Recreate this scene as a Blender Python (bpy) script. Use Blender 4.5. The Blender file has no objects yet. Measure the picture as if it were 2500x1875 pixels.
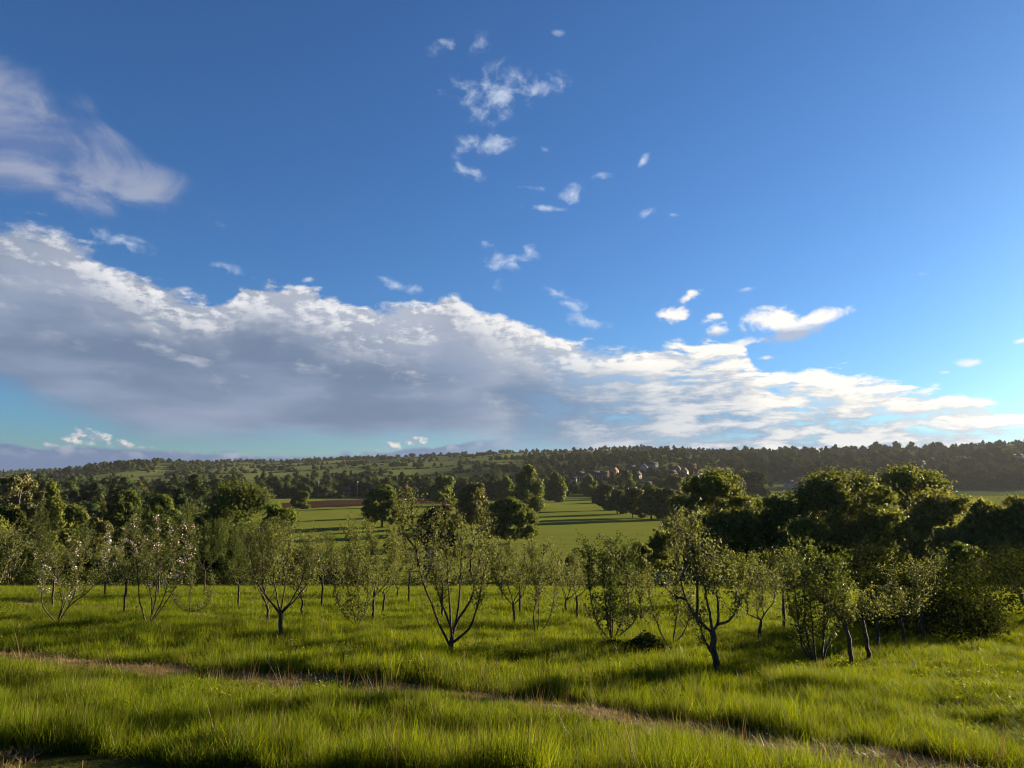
import bpy, math, random
import numpy as np
from mathutils import Vector

# ------------------------------------------------------------------ camera
PXW, PXH = 2500.0, 1875.0                 # size of the photograph
FPX = 1785.0                              # focal length in its pixels (70 degree lens)
HORIZON = 1165.0
PITCH = math.atan((HORIZON - PXH / 2) / FPX)
SC = bpy.context.scene
COL = SC.collection
cam_d = bpy.data.cameras.new('camera')
cam_d.sensor_width = 36.0
cam_d.lens = 36.0 * FPX / PXW
cam_d.clip_start = 0.1
cam_d.clip_end = 30000.0
cam = bpy.data.objects.new('camera', cam_d)
COL.objects.link(cam)
cam.location = (0, 0, 0)
cam.rotation_euler = (math.radians(90) + PITCH, 0, 0)
SC.camera = cam


def ray(px, py):
    """direction of a photograph pixel (camera looks along +Y, pitched up)"""
    x = (px - PXW / 2) / FPX
    z = -(py - PXH / 2) / FPX
    c, s = math.cos(PITCH), math.sin(PITCH)
    v = Vector((x, c - s * z, s + c * z))
    return v.normalized()


def azel(px, py):
    d = ray(px, py)
    return math.atan2(d.x, d.y), math.asin(d.z)


# ------------------------------------------------------------------ sun, sky, exposure
SUN_AZ = math.radians(57.0)               # to the right of the view
SUN_EL = math.radians(11.0)
SKY_STRENGTH = 0.05
EXPOSURE = 2.2
SC.view_settings.view_transform = 'Standard'
SC.view_settings.look = 'None'
SC.view_settings.gamma = 1.0
SC.view_settings.use_curve_mapping = False
SC.view_settings.exposure = EXPOSURE
SC.render.engine = 'CYCLES'
SC.cycles.use_denoising = True
SC.cycles.max_bounces = 8
SC.cycles.transparent_max_bounces = 8
SC.cycles.volume_bounces = 0
SC.cycles.sample_clamp_indirect = 6.0
SC.cycles.filter_width = 1.05
SC.cycles.adaptive_threshold = 0.006

sun_d = bpy.data.lights.new('sun', 'SUN')
sun_d.energy = 5.0
sun_d.angle = math.radians(0.55)
sun_d.color = (1.0, 0.86, 0.62)
sun = bpy.data.objects.new('sun', sun_d)
COL.objects.link(sun)
to_sun = Vector((math.sin(SUN_AZ) * math.cos(SUN_EL), math.cos(SUN_AZ) * math.cos(SUN_EL), math.sin(SUN_EL)))
sun.rotation_euler = to_sun.to_track_quat('Z', 'Y').to_euler()
sun.location = (60, 40, 60)

world = bpy.data.worlds.new('World')
SC.world = world
world.use_nodes = True


class NT:
    """small helper to write node graphs as expressions"""

    def __init__(self, tree):
        self.t = tree

    def n(self, kind, **kw):
        nd = self.t.nodes.new(kind)
        for k, v in kw.items():
            setattr(nd, k, v)
        return nd

    def put(self, sock, val):
        if isinstance(val, bpy.types.NodeSocket):
            self.t.links.new(val, sock)
        else:
            sock.default_value = val

    def m(self, op, a, b=None, c=None, clamp=False):
        nd = self.n('ShaderNodeMath', operation=op, use_clamp=clamp)
        self.put(nd.inputs[0], a)
        if b is not None:
            self.put(nd.inputs[1], b)
        if c is not None:
            self.put(nd.inputs[2], c)
        return nd.outputs[0]

    def vm(self, op, a, b=None, scale=None, out=0):
        nd = self.n('ShaderNodeVectorMath', operation=op)
        self.put(nd.inputs[0], a)
        if b is not None:
            self.put(nd.inputs[1], b)
        if scale is not None:
            self.put(nd.inputs['Scale'], scale)
        return nd.outputs[out]

    def ss(self, x, lo, hi, a=0.0, b=1.0):
        nd = self.n('ShaderNodeMapRange', interpolation_type='SMOOTHSTEP')
        self.put(nd.inputs['Value'], x)
        self.put(nd.inputs['From Min'], lo)
        self.put(nd.inputs['From Max'], hi)
        self.put(nd.inputs['To Min'], a)
        self.put(nd.inputs['To Max'], b)
        return nd.outputs[0]

    def xyz(self, x, y, z=0.0):
        nd = self.n('ShaderNodeCombineXYZ')
        self.put(nd.inputs[0], x)
        self.put(nd.inputs[1], y)
        self.put(nd.inputs[2], z)
        return nd.outputs[0]

    def noise(self, vec, scale=1.0, detail=6.0, rough=0.55, distort=0.0, dims='2D', w=None, color=False):
        nd = self.n('ShaderNodeTexNoise', noise_dimensions=dims)
        self.put(nd.inputs['Vector'], vec)
        nd.inputs['Scale'].default_value = scale
        nd.inputs['Detail'].default_value = detail
        nd.inputs['Roughness'].default_value = rough
        nd.inputs['Distortion'].default_value = distort
        return nd.outputs['Color' if color else 0]

    def mix(self, f, a, b, blend='MIX'):
        nd = self.n('ShaderNodeMix', data_type='RGBA', blend_type=blend)
        self.put(nd.inputs[0], f)
        self.put(nd.inputs[6], a)
        self.put(nd.inputs[7], b)
        return nd.outputs[2]

    def curve(self, x, pts):
        """piecewise smooth function through pts, x and y in any range"""
        xs = [p[0] for p in pts]
        ys = [p[1] for p in pts]
        x0, x1, y0, y1 = min(xs), max(xs), min(ys), max(ys)
        nd = self.n('ShaderNodeFloatCurve')
        cv = nd.mapping.curves[0]
        pp = [((a - x0) / (x1 - x0), (b - y0) / (y1 - y0 + 1e-9)) for a, b in pts]
        cv.points[0].location = pp[0]
        cv.points[1].location = pp[-1]
        for p in pp[1:-1]:
            cv.points.new(*p)
        nd.mapping.update()
        fx = self.m('DIVIDE', self.m('SUBTRACT', x, x0), x1 - x0, clamp=True)
        self.put(nd.inputs['Value'], fx)
        return self.m('MULTIPLY_ADD', nd.outputs[0], y1 - y0, y0)


def srgb(r, g, b, k=1.0):
    f = lambda c: (c / 255.0 / 12.92 if c < 10.3 else ((c / 255.0 + 0.055) / 1.055) ** 2.4) * k
    return (f(r), f(g), f(b), 1.0)


def build_sky():
    t = world.node_tree
    t.nodes.clear()
    g = NT(t)
    sky = g.n('ShaderNodeTexSky', sky_type='NISHITA')
    sky.sun_disc = False
    sky.sun_elevation = SUN_EL
    sky.sun_rotation = SUN_AZ
    sky.altitude = 100
    sky.air_density = 1.0
    sky.dust_density = 0.6
    sky.ozone_density = 1.5
    hs = g.n('ShaderNodeHueSaturation')
    hs.inputs['Saturation'].default_value = 0.94
    hs.inputs['Value'].default_value = 2.12 / 2 ** EXPOSURE
    g.put(hs.inputs['Color'], sky.outputs[0])
    base = g.mix(1.0, hs.outputs[0], (0.43, 0.87, 1.54, 1.0), 'MULTIPLY')

    tc = g.n('ShaderNodeTexCoord')
    d = g.vm('NORMALIZE', tc.outputs['Generated'])
    sp = g.n('ShaderNodeSeparateXYZ')
    g.put(sp.inputs[0], d)
    az = g.m('ARCTAN2', sp.outputs[0], sp.outputs[1])
    el = g.m('ARCSINE', sp.outputs[2])
    P = g.xyz(az, el)
    K = 1.0 / (SKY_STRENGTH * 2 ** EXPOSURE)
    warp = g.noise(g.xyz(g.m('MULTIPLY', az, 9.0), g.m('MULTIPLY', el, 14.0), 3.0), 1.0, 5, 0.6, color=True)
    warp = g.vm('SUBTRACT', warp, (0.5, 0.5, 0.5))
    Pw = g.vm('ADD', P, g.vm('SCALE', warp, scale=0.016))
    spw = g.n('ShaderNodeSeparateXYZ')
    g.put(spw.inputs[0], Pw)
    azw, elw = spw.outputs[0], spw.outputs[1]

    # how far to the right: streaky, brighter clouds towards the sun
    right = g.ss(az, azel(950, 900)[0], azel(1900, 900)[0])

    def detail(off):
        """cloud texture at the direction shifted by off (towards the sun)"""
        a = g.m('ADD', azw, off[0])
        e = g.m('ADD', elw, off[1])
        puff = g.noise(g.xyz(g.m('MULTIPLY', a, 8.0), g.m('MULTIPLY', e, 15.0)), 1.0, 7, 0.56, 0.0)
        streak = g.noise(g.xyz(g.m('MULTIPLY', a, 11.0), g.m('MULTIPLY', e, 50.0), 5.0), 1.0, 7, 0.6, 0.1)
        rr = g.m('MAXIMUM', right, 0.30)
        return g.m('ADD', g.m('MULTIPLY', puff, g.m('SUBTRACT', 1.0, rr)), g.m('MULTIPLY', streak, rr))

    n0 = detail((0, 0))
    n1 = detail((0.016, 0.012))
    relief = g.m('SUBTRACT', n0, n1)              # > 0 on sides that face the sun

    def edge(pts):
        """photograph pixels -> elevation as a function of azimuth"""
        return [azel(x, y) for x, y in pts]

    col = base
    wisp_n = g.noise(g.xyz(g.m('MULTIPLY', azw, 30.0), g.m('MULTIPLY', elw, 44.0), 9.0), 1.0, 7, 0.62, 0.25)

    # ---- low far bank along the horizon
    lowtop = edge([(-1500, 1040), (-500, 1085), (0, 1078), (100, 1092), (200, 1088), (300, 1094), (400, 1098), (520, 1106), (700, 1112), (850, 1108), (930, 1102), (985, 1094),
                   (1100, 1084), (1400, 1060), (2500, 1040), (4200, 1050)])
    ft = g.curve(az, lowtop)
    hfine = g.noise(g.xyz(g.m('MULTIPLY', az, 26.0), g.m('MULTIPLY', el, 40.0)), 1.0, 4, 0.5)
    dl = g.m('ADD', g.m('SUBTRACT', ft, el), g.m('MULTIPLY', g.m('SUBTRACT', hfine, 0.5), 0.012))
    dens = g.m('MULTIPLY', g.ss(dl, -0.001, 0.004), g.ss(right, 0.0, 0.45, 0.92, 0.30))
    lc = g.mix(g.ss(right, 0.0, 0.5), srgb(96, 118, 160, K), srgb(124, 162, 202, K))
    lc = g.mix(g.m('MULTIPLY', g.ss(hfine, 0.45, 0.70), g.ss(dl, 0.02, 0.002, 0.0, 0.35)), lc, srgb(225, 222, 222, K))
    col = g.mix(dens, col, lc)

    # ---- main bank
    top = edge([(-3500, 300), (-1500, 350), (-600, 480), (0, 540), (100, 556), (200, 596), (300, 640), (400, 680), (480, 706),
                (535, 722), (580, 700), (640, 684), (700, 696), (800, 722), (900, 742), (985, 750), (1060, 742),
                (1118, 730), (1170, 748), (1230, 764), (1350, 800), (1450, 826), (1560, 838), (1700, 826),
                (1800, 838), (1850, 890), (1900, 905), (2080, 905), (2180, 925), (2280, 945), (2360, 962),
                (2480, 990), (2800, 1010), (4200, 1010)])
    bot = edge([(-3500, 760), (-1500, 800), (-600, 870), (0, 966), (70, 996), (150, 1030), (250, 1060), (350, 1078), (450, 1088), (600, 1094),
                (800, 1090), (930, 1088), (1100, 1086), (1300, 1110), (1500, 1140), (2500, 1180), (4200, 1180)])
    T = g.curve(az, top)
    B = g.curve(az, bot)
    depth = g.m('SUBTRACT', T, el)                # below the upper edge, radians
    nn = g.m('SUBTRACT', n0, 0.5)
    fine = g.m('SUBTRACT', wisp_n, 0.5)
    amp = g.ss(right, 0.0, 1.0, 0.085, 0.065)
    dt = g.m('ADD', g.m('ADD', depth, g.m('MULTIPLY', nn, amp)), g.m('MULTIPLY', fine, 0.024))
    softness = g.ss(az, azel(0, 0)[0], azel(450, 0)[0], 0.026, 0.013)
    up = g.m('DIVIDE', dt, softness, clamp=True)
    up = g.ss(up, 0.0, 1.0)
    db = g.m('ADD', g.m('SUBTRACT', el, B), g.m('MULTIPLY', nn, 0.035))
    dn = g.ss(db, -0.005, 0.034)
    dens = g.m('MULTIPLY', up, dn)
    # breaks between the streaks on the right
    holes = g.ss(g.m('ADD', n0, g.m('MULTIPLY', fine, 0.18)), 0.30, 0.50)
    dens = g.m('MULTIPLY', dens, g.m('SUBTRACT', 1.0, g.m('MULTIPLY', g.m('SUBTRACT', 1.0, holes), g.ss(right, 0.1, 1.0, 0.05, 0.95))))
    rim = g.ss(dt, 0.095, 0.004)                  # thin sunlit upper parts
    fdet = g.noise(g.xyz(g.m('MULTIPLY', az, 34.0), g.m('MULTIPLY', el, 58.0)), 1.0, 5, 0.6)
    fdet2 = g.noise(g.xyz(g.m('MULTIPLY', g.m('ADD', az, 0.006), 34.0), g.m('MULTIPLY', g.m('ADD', el, 0.005), 58.0)), 1.0, 5, 0.6)
    rfine = g.m('SUBTRACT', fdet, fdet2)
    relief = g.m('ADD', relief, g.m('MULTIPLY', rfine, g.ss(dt, 0.11, 0.01, 0.02, 0.5)))
    rl = g.ss(relief, -0.07, 0.12)
    lit = g.m('MULTIPLY', rim, g.m('MULTIPLY_ADD', rl, 0.80, 0.32))
    inner = g.m('MULTIPLY', g.ss(relief, 0.03, 0.24), g.ss(dt, 0.17, 0.03, 0.03, 0.8))
    lit = g.m('MAXIMUM', lit, inner)
    lit = g.m('MULTIPLY', lit, g.ss(az, azel(-100, 0)[0], azel(400, 0)[0], 0.62, 1.0))
    lit_r = g.m('MULTIPLY_ADD', g.ss(n0, 0.40, 0.62), 0.62, g.m('MULTIPLY', rim, 0.55), clamp=True)
    lit = g.m('ADD', g.m('MULTIPLY', lit, g.m('SUBTRACT', 1.0, right)), g.m('MULTIPLY', g.m('MAXIMUM', lit, lit_r), right), clamp=True)
    dark = g.mix(right, srgb(114, 132, 160, K), srgb(118, 152, 190, K))
    big = g.noise(g.xyz(g.m('MULTIPLY', azw, 4.0), g.m('MULTIPLY', elw, 16.0), 2.0), 1.0, 4, 0.5)
    dark = g.mix(g.ss(big, 0.36, 0.72, 0.0, 0.8), dark, srgb(150, 163, 188, K))
    bright = g.mix(right, srgb(238, 238, 240, K), srgb(255, 249, 236, K * 1.12))
    cc = g.mix(lit, dark, bright)
    col = g.mix(g.m('MULTIPLY', dens, 0.97), col, cc)

    # ---- separate clouds: (x, y, half width, half height, tilt deg, strength, softness)
    def group(spots, nz, lo, hi, colour, opacity):
        nonlocal col
        best = None
        for (x, y, w, h, tilt, s) in spots:
            a, e = azel(x, y)
            k = 1.0 / math.hypot(FPX, 0) * math.cos(a)
            mp = g.n('ShaderNodeMapping', vector_type='TEXTURE')
            g.put(mp.inputs['Vector'], Pw)
            mp.inputs['Location'].default_value = (a, e, 0)
            mp.inputs['Rotation'].default_value = (0, 0, math.radians(tilt))
            mp.inputs['Scale'].default_value = (w * k, h * k, 1)
            L = g.vm('LENGTH', mp.outputs[0], out=1)
            v = g.m('MULTIPLY', g.m('SUBTRACT', 1.0, L), s)
            best = v if best is None else g.m('MAXIMUM', best, v)
        f = g.ss(g.m('ADD', best, g.m('MULTIPLY', g.m('SUBTRACT', nz, 0.5), 2.9)), lo, hi)
        f = g.m('MULTIPLY', f, g.ss(best, -0.35, 0.15))
        col = g.mix(g.m('MULTIPLY', f, opacity), col, colour)
        return f

    soft_n = g.noise(g.xyz(g.m('MULTIPLY', azw, 6.0), g.m('MULTIPLY', elw, 13.0), 7.0), 1.0, 7, 0.55, 0.5)
    group([(30, 330, 360, 185, -12, 1.5), (230, 415, 260, 80, -6, 1.2), (330, 470, 190, 26, -4, 0.7), (110, 250, 170, 80, 10, 0.5),
           (-700, 300, 700, 220, -5, 0.8)],
          soft_n, -0.05, 1.1, g.mix(g.ss(soft_n, 0.4, 0.66), srgb(104, 128, 176, K), srgb(164, 172, 195, K)), 0.85)
    group([(1215, 228, 105, 62, 12, 0.75), (1150, 222, 90, 34, 10, 0.5), (1330, 205, 66, 26, 8, 0.75), (1180, 352, 95, 26, 8, 0.8),
           (1075, 118, 60, 14, 24, 0.5), (1178, 118, 34, 26, 40, 0.55), (1146, 420, 44, 18, -12, 0.85), (1330, 368, 26, 11, -8, 0.7),
           (1286, 458, 40, 8, -6, 0.7), (1330, 508, 60, 9, -4, 0.7), (1400, 472, 36, 26, 6, 1.2), (1475, 430, 28, 11, 4, 0.9),
           (1568, 394, 24, 10, 40, 0.9), (1580, 524, 26, 11, 16, 0.8), (1645, 527, 16, 5, 0, 0.6), (1248, 634, 75, 26, 4, 0.75),
           (1292, 612, 30, 20, -40, 0.85), (1190, 596, 22, 9, -8, 0.7), (1215, 690, 22, 16, 40, 0.6), (1366, 80, 18, 9, 0, 0.6),
           (1360, 716, 36, 13, -14, 0.7), (1400, 742, 46, 16, -14, 0.8), (1430, 782, 70, 20, -14, 1.2),
           (560, 552, 30, 8, 0, 0.5), (90, 520, 36, 8, -6, 0.6), (300, 592, 90, 16, -14, 0.5), (560, 660, 60, 12, -14, 0.5),
           (750, 684, 18, 6, 0, 0.6), (960, 692, 60, 14, -18, 0.7), (1015, 706, 44, 16, 0, 0.7),
           (2258, 672, 22, 4, 0, 0.6), (1822, 708, 22, 5, 0, 0.6)],
          wisp_n, -0.05, 1.45, srgb(214, 226, 244, K), 0.78)
    lens = g.mix(g.ss(g.m('SUBTRACT', el, g.m('MULTIPLY', g.m('SUBTRACT', wisp_n, 0.5), 0.02)), azel(1900, 815)[1], azel(1900, 795)[1]),
                 srgb(176, 190, 212, K), srgb(255, 250, 243, K * 1.06))
    group([(1645, 768, 44, 26, 8, 1.3), (1690, 722, 40, 16, 22, 1.1), (1750, 802, 40, 24, -4, 1.2), (1758, 772, 26, 12, 0, 1.0),
           (1900, 788, 95, 42, -2, 1.8), (1980, 776, 110, 20, 6, 1.5), (1930, 812, 80, 24, 10, 1.5)],
          wisp_n, 0.0, 1.05, lens, 0.95)
    group([(1800, 838, 60, 14, 12, 1.0), (1870, 870, 26, 6, 6, 0.9), (2370, 888, 60, 10, 2, 1.0), (2310, 915, 18, 6, 0, 0.9), (2495, 826, 24, 8, 10, 0.9)],
          wisp_n, 0.0, 1.2, srgb(255, 250, 243, K), 0.85)

    # heads of cumulus standing out of the low bank
    bil = g.noise(g.xyz(g.m('MULTIPLY', az, 70.0), g.m('MULTIPLY', el, 85.0)), 1.0, 4, 0.5)
    bil2 = g.noise(g.xyz(g.m('MULTIPLY', g.m('ADD', az, 0.004), 70.0), g.m('MULTIPLY', g.m('ADD', el, 0.003), 85.0)), 1.0, 4, 0.5)
    head = g.mix(g.ss(g.m('SUBTRACT', bil, bil2), -0.10, 0.12), srgb(150, 160, 186, K), srgb(240, 230, 222, K))
    head = g.mix(g.ss(el, azel(300, 1100)[1], azel(300, 1080)[1]), srgb(112, 132, 170, K), head)
    group([(203, 1060, 26, 20, 0, 1.5), (186, 1074, 34, 16, 0, 1.3), (246, 1072, 40, 17, 0, 1.4), (300, 1084, 46, 13, -4, 1.3), (350, 1091, 34, 9, 0, 1.2), (140, 1088, 40, 9, 0, 1.0),
           (545, 1106, 40, 7, 0, 1.0), (845, 1106, 26, 9, 0, 1.1), (960, 1090, 34, 12, 0, 1.3), (1010, 1080, 50, 11, 4, 1.2), (900, 1104, 40, 8, 0, 1.0)],
          bil, 0.0, 1.3, head, 0.8)

    bg = g.n('ShaderNodeBackground')
    g.put(bg.inputs[0], col)
    bg.inputs[1].default_value = SKY_STRENGTH
    out = g.n('ShaderNodeOutputWorld')
    t.links.new(bg.outputs[0], out.inputs[0])
    world.cycles.sampling_method = 'NONE'


build_sky()
# ------------------------------------------------------------------ mesh helpers
RNG = np.random.default_rng(7)


def mesh_np(name, V, F, tint=None, mats=(), midx=None, smooth=False):
    """V (n,3), F list of (m,3|4) index arrays -> one mesh datablock"""
    if not isinstance(F, (list, tuple)):
        F = [F]
    V = np.asarray(V, dtype=np.float32)
    me = bpy.data.meshes.new(name)
    me.vertices.add(len(V))
    me.vertices.foreach_set('co', V.ravel())
    loops = np.concatenate([f.ravel() for f in F]).astype(np.int32)
    sizes = np.concatenate([np.full(len(f), f.shape[1], dtype=np.int32) for f in F])
    starts = np.concatenate([[0], np.cumsum(sizes)[:-1]]).astype(np.int32)
    me.loops.add(len(loops))
    me.loops.foreach_set('vertex_index', loops)
    me.polygons.add(len(sizes))
    me.polygons.foreach_set('loop_start', starts)
    me.polygons.foreach_set('loop_total', sizes)
    for m in mats:
        me.materials.append(m)
    if midx is not None:
        me.polygons.foreach_set('material_index', np.asarray(midx, dtype=np.int32))
    if smooth:
        me.polygons.foreach_set('use_smooth', np.ones(len(sizes), dtype=bool))
    if tint is not None:
        at = me.attributes.new('tint', 'FLOAT', 'POINT')
        at.data.foreach_set('value', np.asarray(tint, dtype=np.float32))
    me.update(calc_edges=True)
    return me


class MB:
    """collects shapes for one mesh"""

    def __init__(self):
        self.V, self.F, self.T, self.n = [], [], [], 0

    def add(self, V, F, tint=None):
        V = np.asarray(V, dtype=np.float32)
        if not isinstance(F, (list, tuple)):
            F = [F]
        self.V.append(V)
        for f in F:
            self.F.append(np.asarray(f, dtype=np.int64) + self.n)
        self.T.append(np.full(len(V), 0.5) if tint is None else np.asarray(tint))
        self.n += len(V)

    def box(self, c, s, rot=0.0, taper=1.0):
        cx, cy, cz = c
        sx, sy, sz = s[0] / 2, s[1] / 2, s[2] / 2
        P = np.array([(x * sx * (taper if z > 0 else 1), y * sy * (taper if z > 0 else 1), z * sz)
                      for z in (-1, 1) for x, y in ((-1, -1), (1, -1), (1, 1), (-1, 1))], dtype=float)
        ca, sa = math.cos(rot), math.sin(rot)
        Q = P.copy()
        Q[:, 0] = P[:, 0] * ca - P[:, 1] * sa
        Q[:, 1] = P[:, 0] * sa + P[:, 1] * ca
        self.add(Q + np.array(c), np.array([(3, 2, 1, 0), (4, 5, 6, 7), (0, 1, 5, 4), (1, 2, 6, 5), (2, 3, 7, 6), (3, 0, 4, 7)]))

    def tube(self, pts, rad, sides=6, cap=True):
        P = np.asarray(pts, dtype=float)
        R = np.asarray(rad, dtype=float)
        k = len(P)
        T = np.gradient(P, axis=0)
        T /= np.linalg.norm(T, axis=1)[:, None] + 1e-9
        ref = np.array([0.31, 0.95, 0.05])
        A = np.cross(T, ref)
        A /= np.linalg.norm(A, axis=1)[:, None] + 1e-9
        B = np.cross(T, A)
        ang = np.arange(sides) / sides * 2 * math.pi
        ring = A[:, None, :] * np.cos(ang)[None, :, None] + B[:, None, :] * np.sin(ang)[None, :, None]
        V = (P[:, None, :] + ring * R[:, None, None]).reshape(-1, 3)
        i = np.arange(k - 1)[:, None] * sides
        j = np.arange(sides)[None, :]
        j2 = (j + 1) % sides
        F = np.stack([i + j, i + j2, i + sides + j2, i + sides + j], -1).reshape(-1, 4)
        fs = [F]
        if cap:
            fs.append(((k - 1) * sides + np.arange(sides))[None, :])
        self.add(V, fs)

    def mesh(self, name, mats=(), smooth=False):
        sizes = {}
        for f in self.F:
            sizes.setdefault(f.shape[1], []).append(f)
        return mesh_np(name, np.concatenate(self.V), [np.concatenate(v) for v in sizes.values()],
                       np.concatenate(self.T), mats, smooth=smooth)


def link(name, data, parent=None, loc=(0, 0, 0), rotz=0.0, scale=None):
    o = bpy.data.objects.new(name, data)
    COL.objects.link(o)
    o.location = loc
    o.rotation_euler = (0, 0, rotz)
    if scale is not None:
        o.scale = scale
    if parent is not None:
        o.parent = parent
    return o


def tag(o, label=None, cat=None, group=None, kind=None):
    if label:
        o['label'] = label
    if cat:
        o['category'] = cat
    if group:
        o['group'] = group
    if kind:
        o['kind'] = kind
    return o


def frames(n, rng, up=0.0):
    """random orthonormal frames; up pulls normals upwards"""
    N = rng.normal(size=(n, 3))
    N /= np.linalg.norm(N, axis=1)[:, None]
    N[:, 2] += up
    N /= np.linalg.norm(N, axis=1)[:, None]
    A = rng.normal(size=(n, 3))
    A -= (A * N).sum(1)[:, None] * N
    A /= np.linalg.norm(A, axis=1)[:, None]
    return N, A, np.cross(N, A)


def leaf_cards(C, size, rng, N=None, aspect=0.55, fold=0.18, jitter=0.7, axis=None):
    """diamond shaped leaves with a slight fold: 4 vertices, 2 triangles each"""
    n = len(C)
    R, A, B = frames(n, rng, 0.15)
    if N is not None:
        R = N + R * jitter
        R /= np.linalg.norm(R, axis=1)[:, None]
        A = axis if axis is not None else A
        A = A - (A * R).sum(1)[:, None] * R
        A /= np.linalg.norm(A, axis=1)[:, None] + 1e-9
        B = np.cross(R, A)
    s = np.asarray(size)
    s = (s if s.ndim else np.full(n, float(s)))[:, None]
    V = np.empty((n, 4, 3))
    V[:, 0] = C - A * s * 0.5
    V[:, 1] = C + B * s * aspect * 0.5 + R * s * fold
    V[:, 2] = C + A * s * 0.5
    V[:, 3] = C - B * s * aspect * 0.5 + R * s * fold
    i = np.arange(n)[:, None] * 4
    F = np.concatenate([i + np.array([[0, 1, 2]]), i + np.array([[0, 2, 3]])])
    return V.reshape(-1, 3), F


# ------------------------------------------------------------------ terrain
PY = np.array([-60, -10, 0, 4, 8.5, 13, 19, 28, 37, 50, 75, 95, 110, 130, 150, 180, 5000.0])
PZ = np.array([2.0, -0.9, -1.65, -2.35, -3.2, -3.72, -4.4, -5.2, -6.0, -7.4, -11.3, -14.0, -15.6, -17.0, -18.0, -18.5, -18.5])
# far slopes: for each tan(azimuth) a list of (depth, height)
FU = np.array([-1.3, -0.7, -0.52, -0.35, -0.14, 0.0, 0.2, 0.37, 0.53, 0.7, 1.3])
FAR = [
    [(780, -18.5), (1500, -6), (2700, 22), (3300, 0), (4400, -20)],
    [(780, -18.5), (1500, -8), (2700, 22), (3300, 0), (4400, -20)],
    [(780, -18.5), (1400, 0), (2500, 36), (3300, 10), (4400, -20)],
    [(760, -18.5), (1300, 4), (2500, 53), (3300, 20), (4400, -20)],
    [(730, -18.5), (1300, 12), (2300, 66), (3200, 20), (4400, -20)],
    [(720, -18.5), (1250, 22), (2200, 76), (3200, 30), (4400, -20)],
    [(720, -18.5), (1250, 32), (2000, 76), (3000, 30), (4400, -20)],
    [(900, -18.5), (1250, 18), (1700, 58), (2800, 30), (4400, -20)],
    [(940, -18.5), (1250, 22), (1700, 68), (2800, 40), (4400, -20)],
    [(950, -18.5), (1250, 26), (1750, 84), (2800, 50), (4400, -20)],
    [(950, -18.5), (1250, 26), (1750, 84), (2800, 50), (4400, -20)],
]
_tab_d = np.linspace(600, 4400, 381)
_tab = np.array([np.interp(_tab_d, [p[0] for p in L], [p[1] for p in L]) for L in FAR])
_k = np.hanning(31)
_k /= _k.sum()
_tab = np.array([np.convolve(np.pad(r, 15, mode='edge'), _k, mode='valid') for r in _tab])


def vnoise(x, y, seed=0):
    """smooth value noise, -1..1"""
    xi, yi = np.floor(x), np.floor(y)
    fx, fy = x - xi, y - yi
    fx, fy = fx * fx * (3 - 2 * fx), fy * fy * (3 - 2 * fy)

    def h(a, b):
        v = np.sin(a * 127.1 + b * 311.7 + seed * 74.7) * 43758.5453
        return (v - np.floor(v)) * 2 - 1
    return ((h(xi, yi) * (1 - fx) + h(xi + 1, yi) * fx) * (1 - fy) +
            (h(xi, yi + 1) * (1 - fx) + h(xi + 1, yi + 1) * fx) * fy)


def height(x, y):
    x = np.asarray(x, dtype=float)
    y = np.asarray(y, dtype=float)
    # smooth near profile
    z = sum(np.interp(y + o * (0.05 * np.abs(y) + 0.6), PY, PZ) * w for o, w in ((-1, .25), (0, .5), (1, .25)))
    # gentle lumps in the orchard meadow
    near = np.clip(1 - np.abs(y) / 90.0, 0, 1)
    z = z + near * (0.11 * vnoise(x / 3.1, y / 2.3, 1) + 0.07 * vnoise(x / 1.1, y / 0.9, 2))
    # slight undulation of the park
    park = np.clip((y - 140) / 60, 0, 1) * np.clip((800 - y) / 100, 0, 1)
    z = z + park * (0.45 * vnoise(x / 45, y / 38, 3) + 0.12 * vnoise(x / 14, y / 11, 10))
    u = x / np.maximum(y, 50.0)
    fd = np.clip((y - 600) / 10.0, 0, 380 - 1e-6)
    i = fd.astype(int)
    f = fd - i
    ui = np.clip(np.interp(u, FU, np.arange(len(FU))), 0, len(FU) - 1 - 1e-6)
    k = ui.astype(int)
    g = ui - k
    g = g * g * (3 - 2 * g)
    a = _tab[k, i] * (1 - f) + _tab[k, i + 1 if np.isscalar(i) else np.minimum(i + 1, 380)] * f
    b = _tab[k + 1, i] * (1 - f) + _tab[k + 1, np.minimum(i + 1, 380)] * f
    far = a * (1 - g) + b * g
    z = z + np.where(y > 600, far + 18.5, 0.0)
    amp = np.clip((y - 850) / 400, 0, 1)
    z = z + amp * (3.5 * vnoise(x / 260, y / 260, 4) + 1.4 * vnoise(x / 90, y / 120, 5))
    # wooded knoll on the left
    z = z + 21.0 * np.exp(-(((x + 900) / 125) ** 4 + ((y - 1760) / 190) ** 2))
    return z


def H(x, y):
    return float(height(np.array([x]), np.array([y]))[0])


def ground_at(px, py, lo=3.0, hi=3000.0):
    """where the ray of a photograph pixel meets the ground"""
    d = ray(px, py)
    t = lo
    prev = lo
    while t < hi:
        p = d * t
        if p.z <= H(p.x, p.y):
            a, b = prev, t
            for _ in range(24):
                m = (a + b) / 2
                p = d * m
                if p.z <= H(p.x, p.y):
                    b = m
                else:
                    a = m
            p = d * b
            return Vector((p.x, p.y, H(p.x, p.y)))
        prev = t
        t *= 1.02
    p = d * hi
    return Vector((p.x, p.y, H(p.x, p.y)))


def on_depth(px, y):
    """ground point in the column of a pixel at a given depth"""
    x = (px - PXW / 2) / FPX * (y * math.cos(PITCH))
    return Vector((x, y, H(x, y)))


def at_depth(px, py, y):
    d = ray(px, py)
    return d * (y / d.y)


# ------------------------------------------------------------------ materials
MAT = {}


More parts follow.
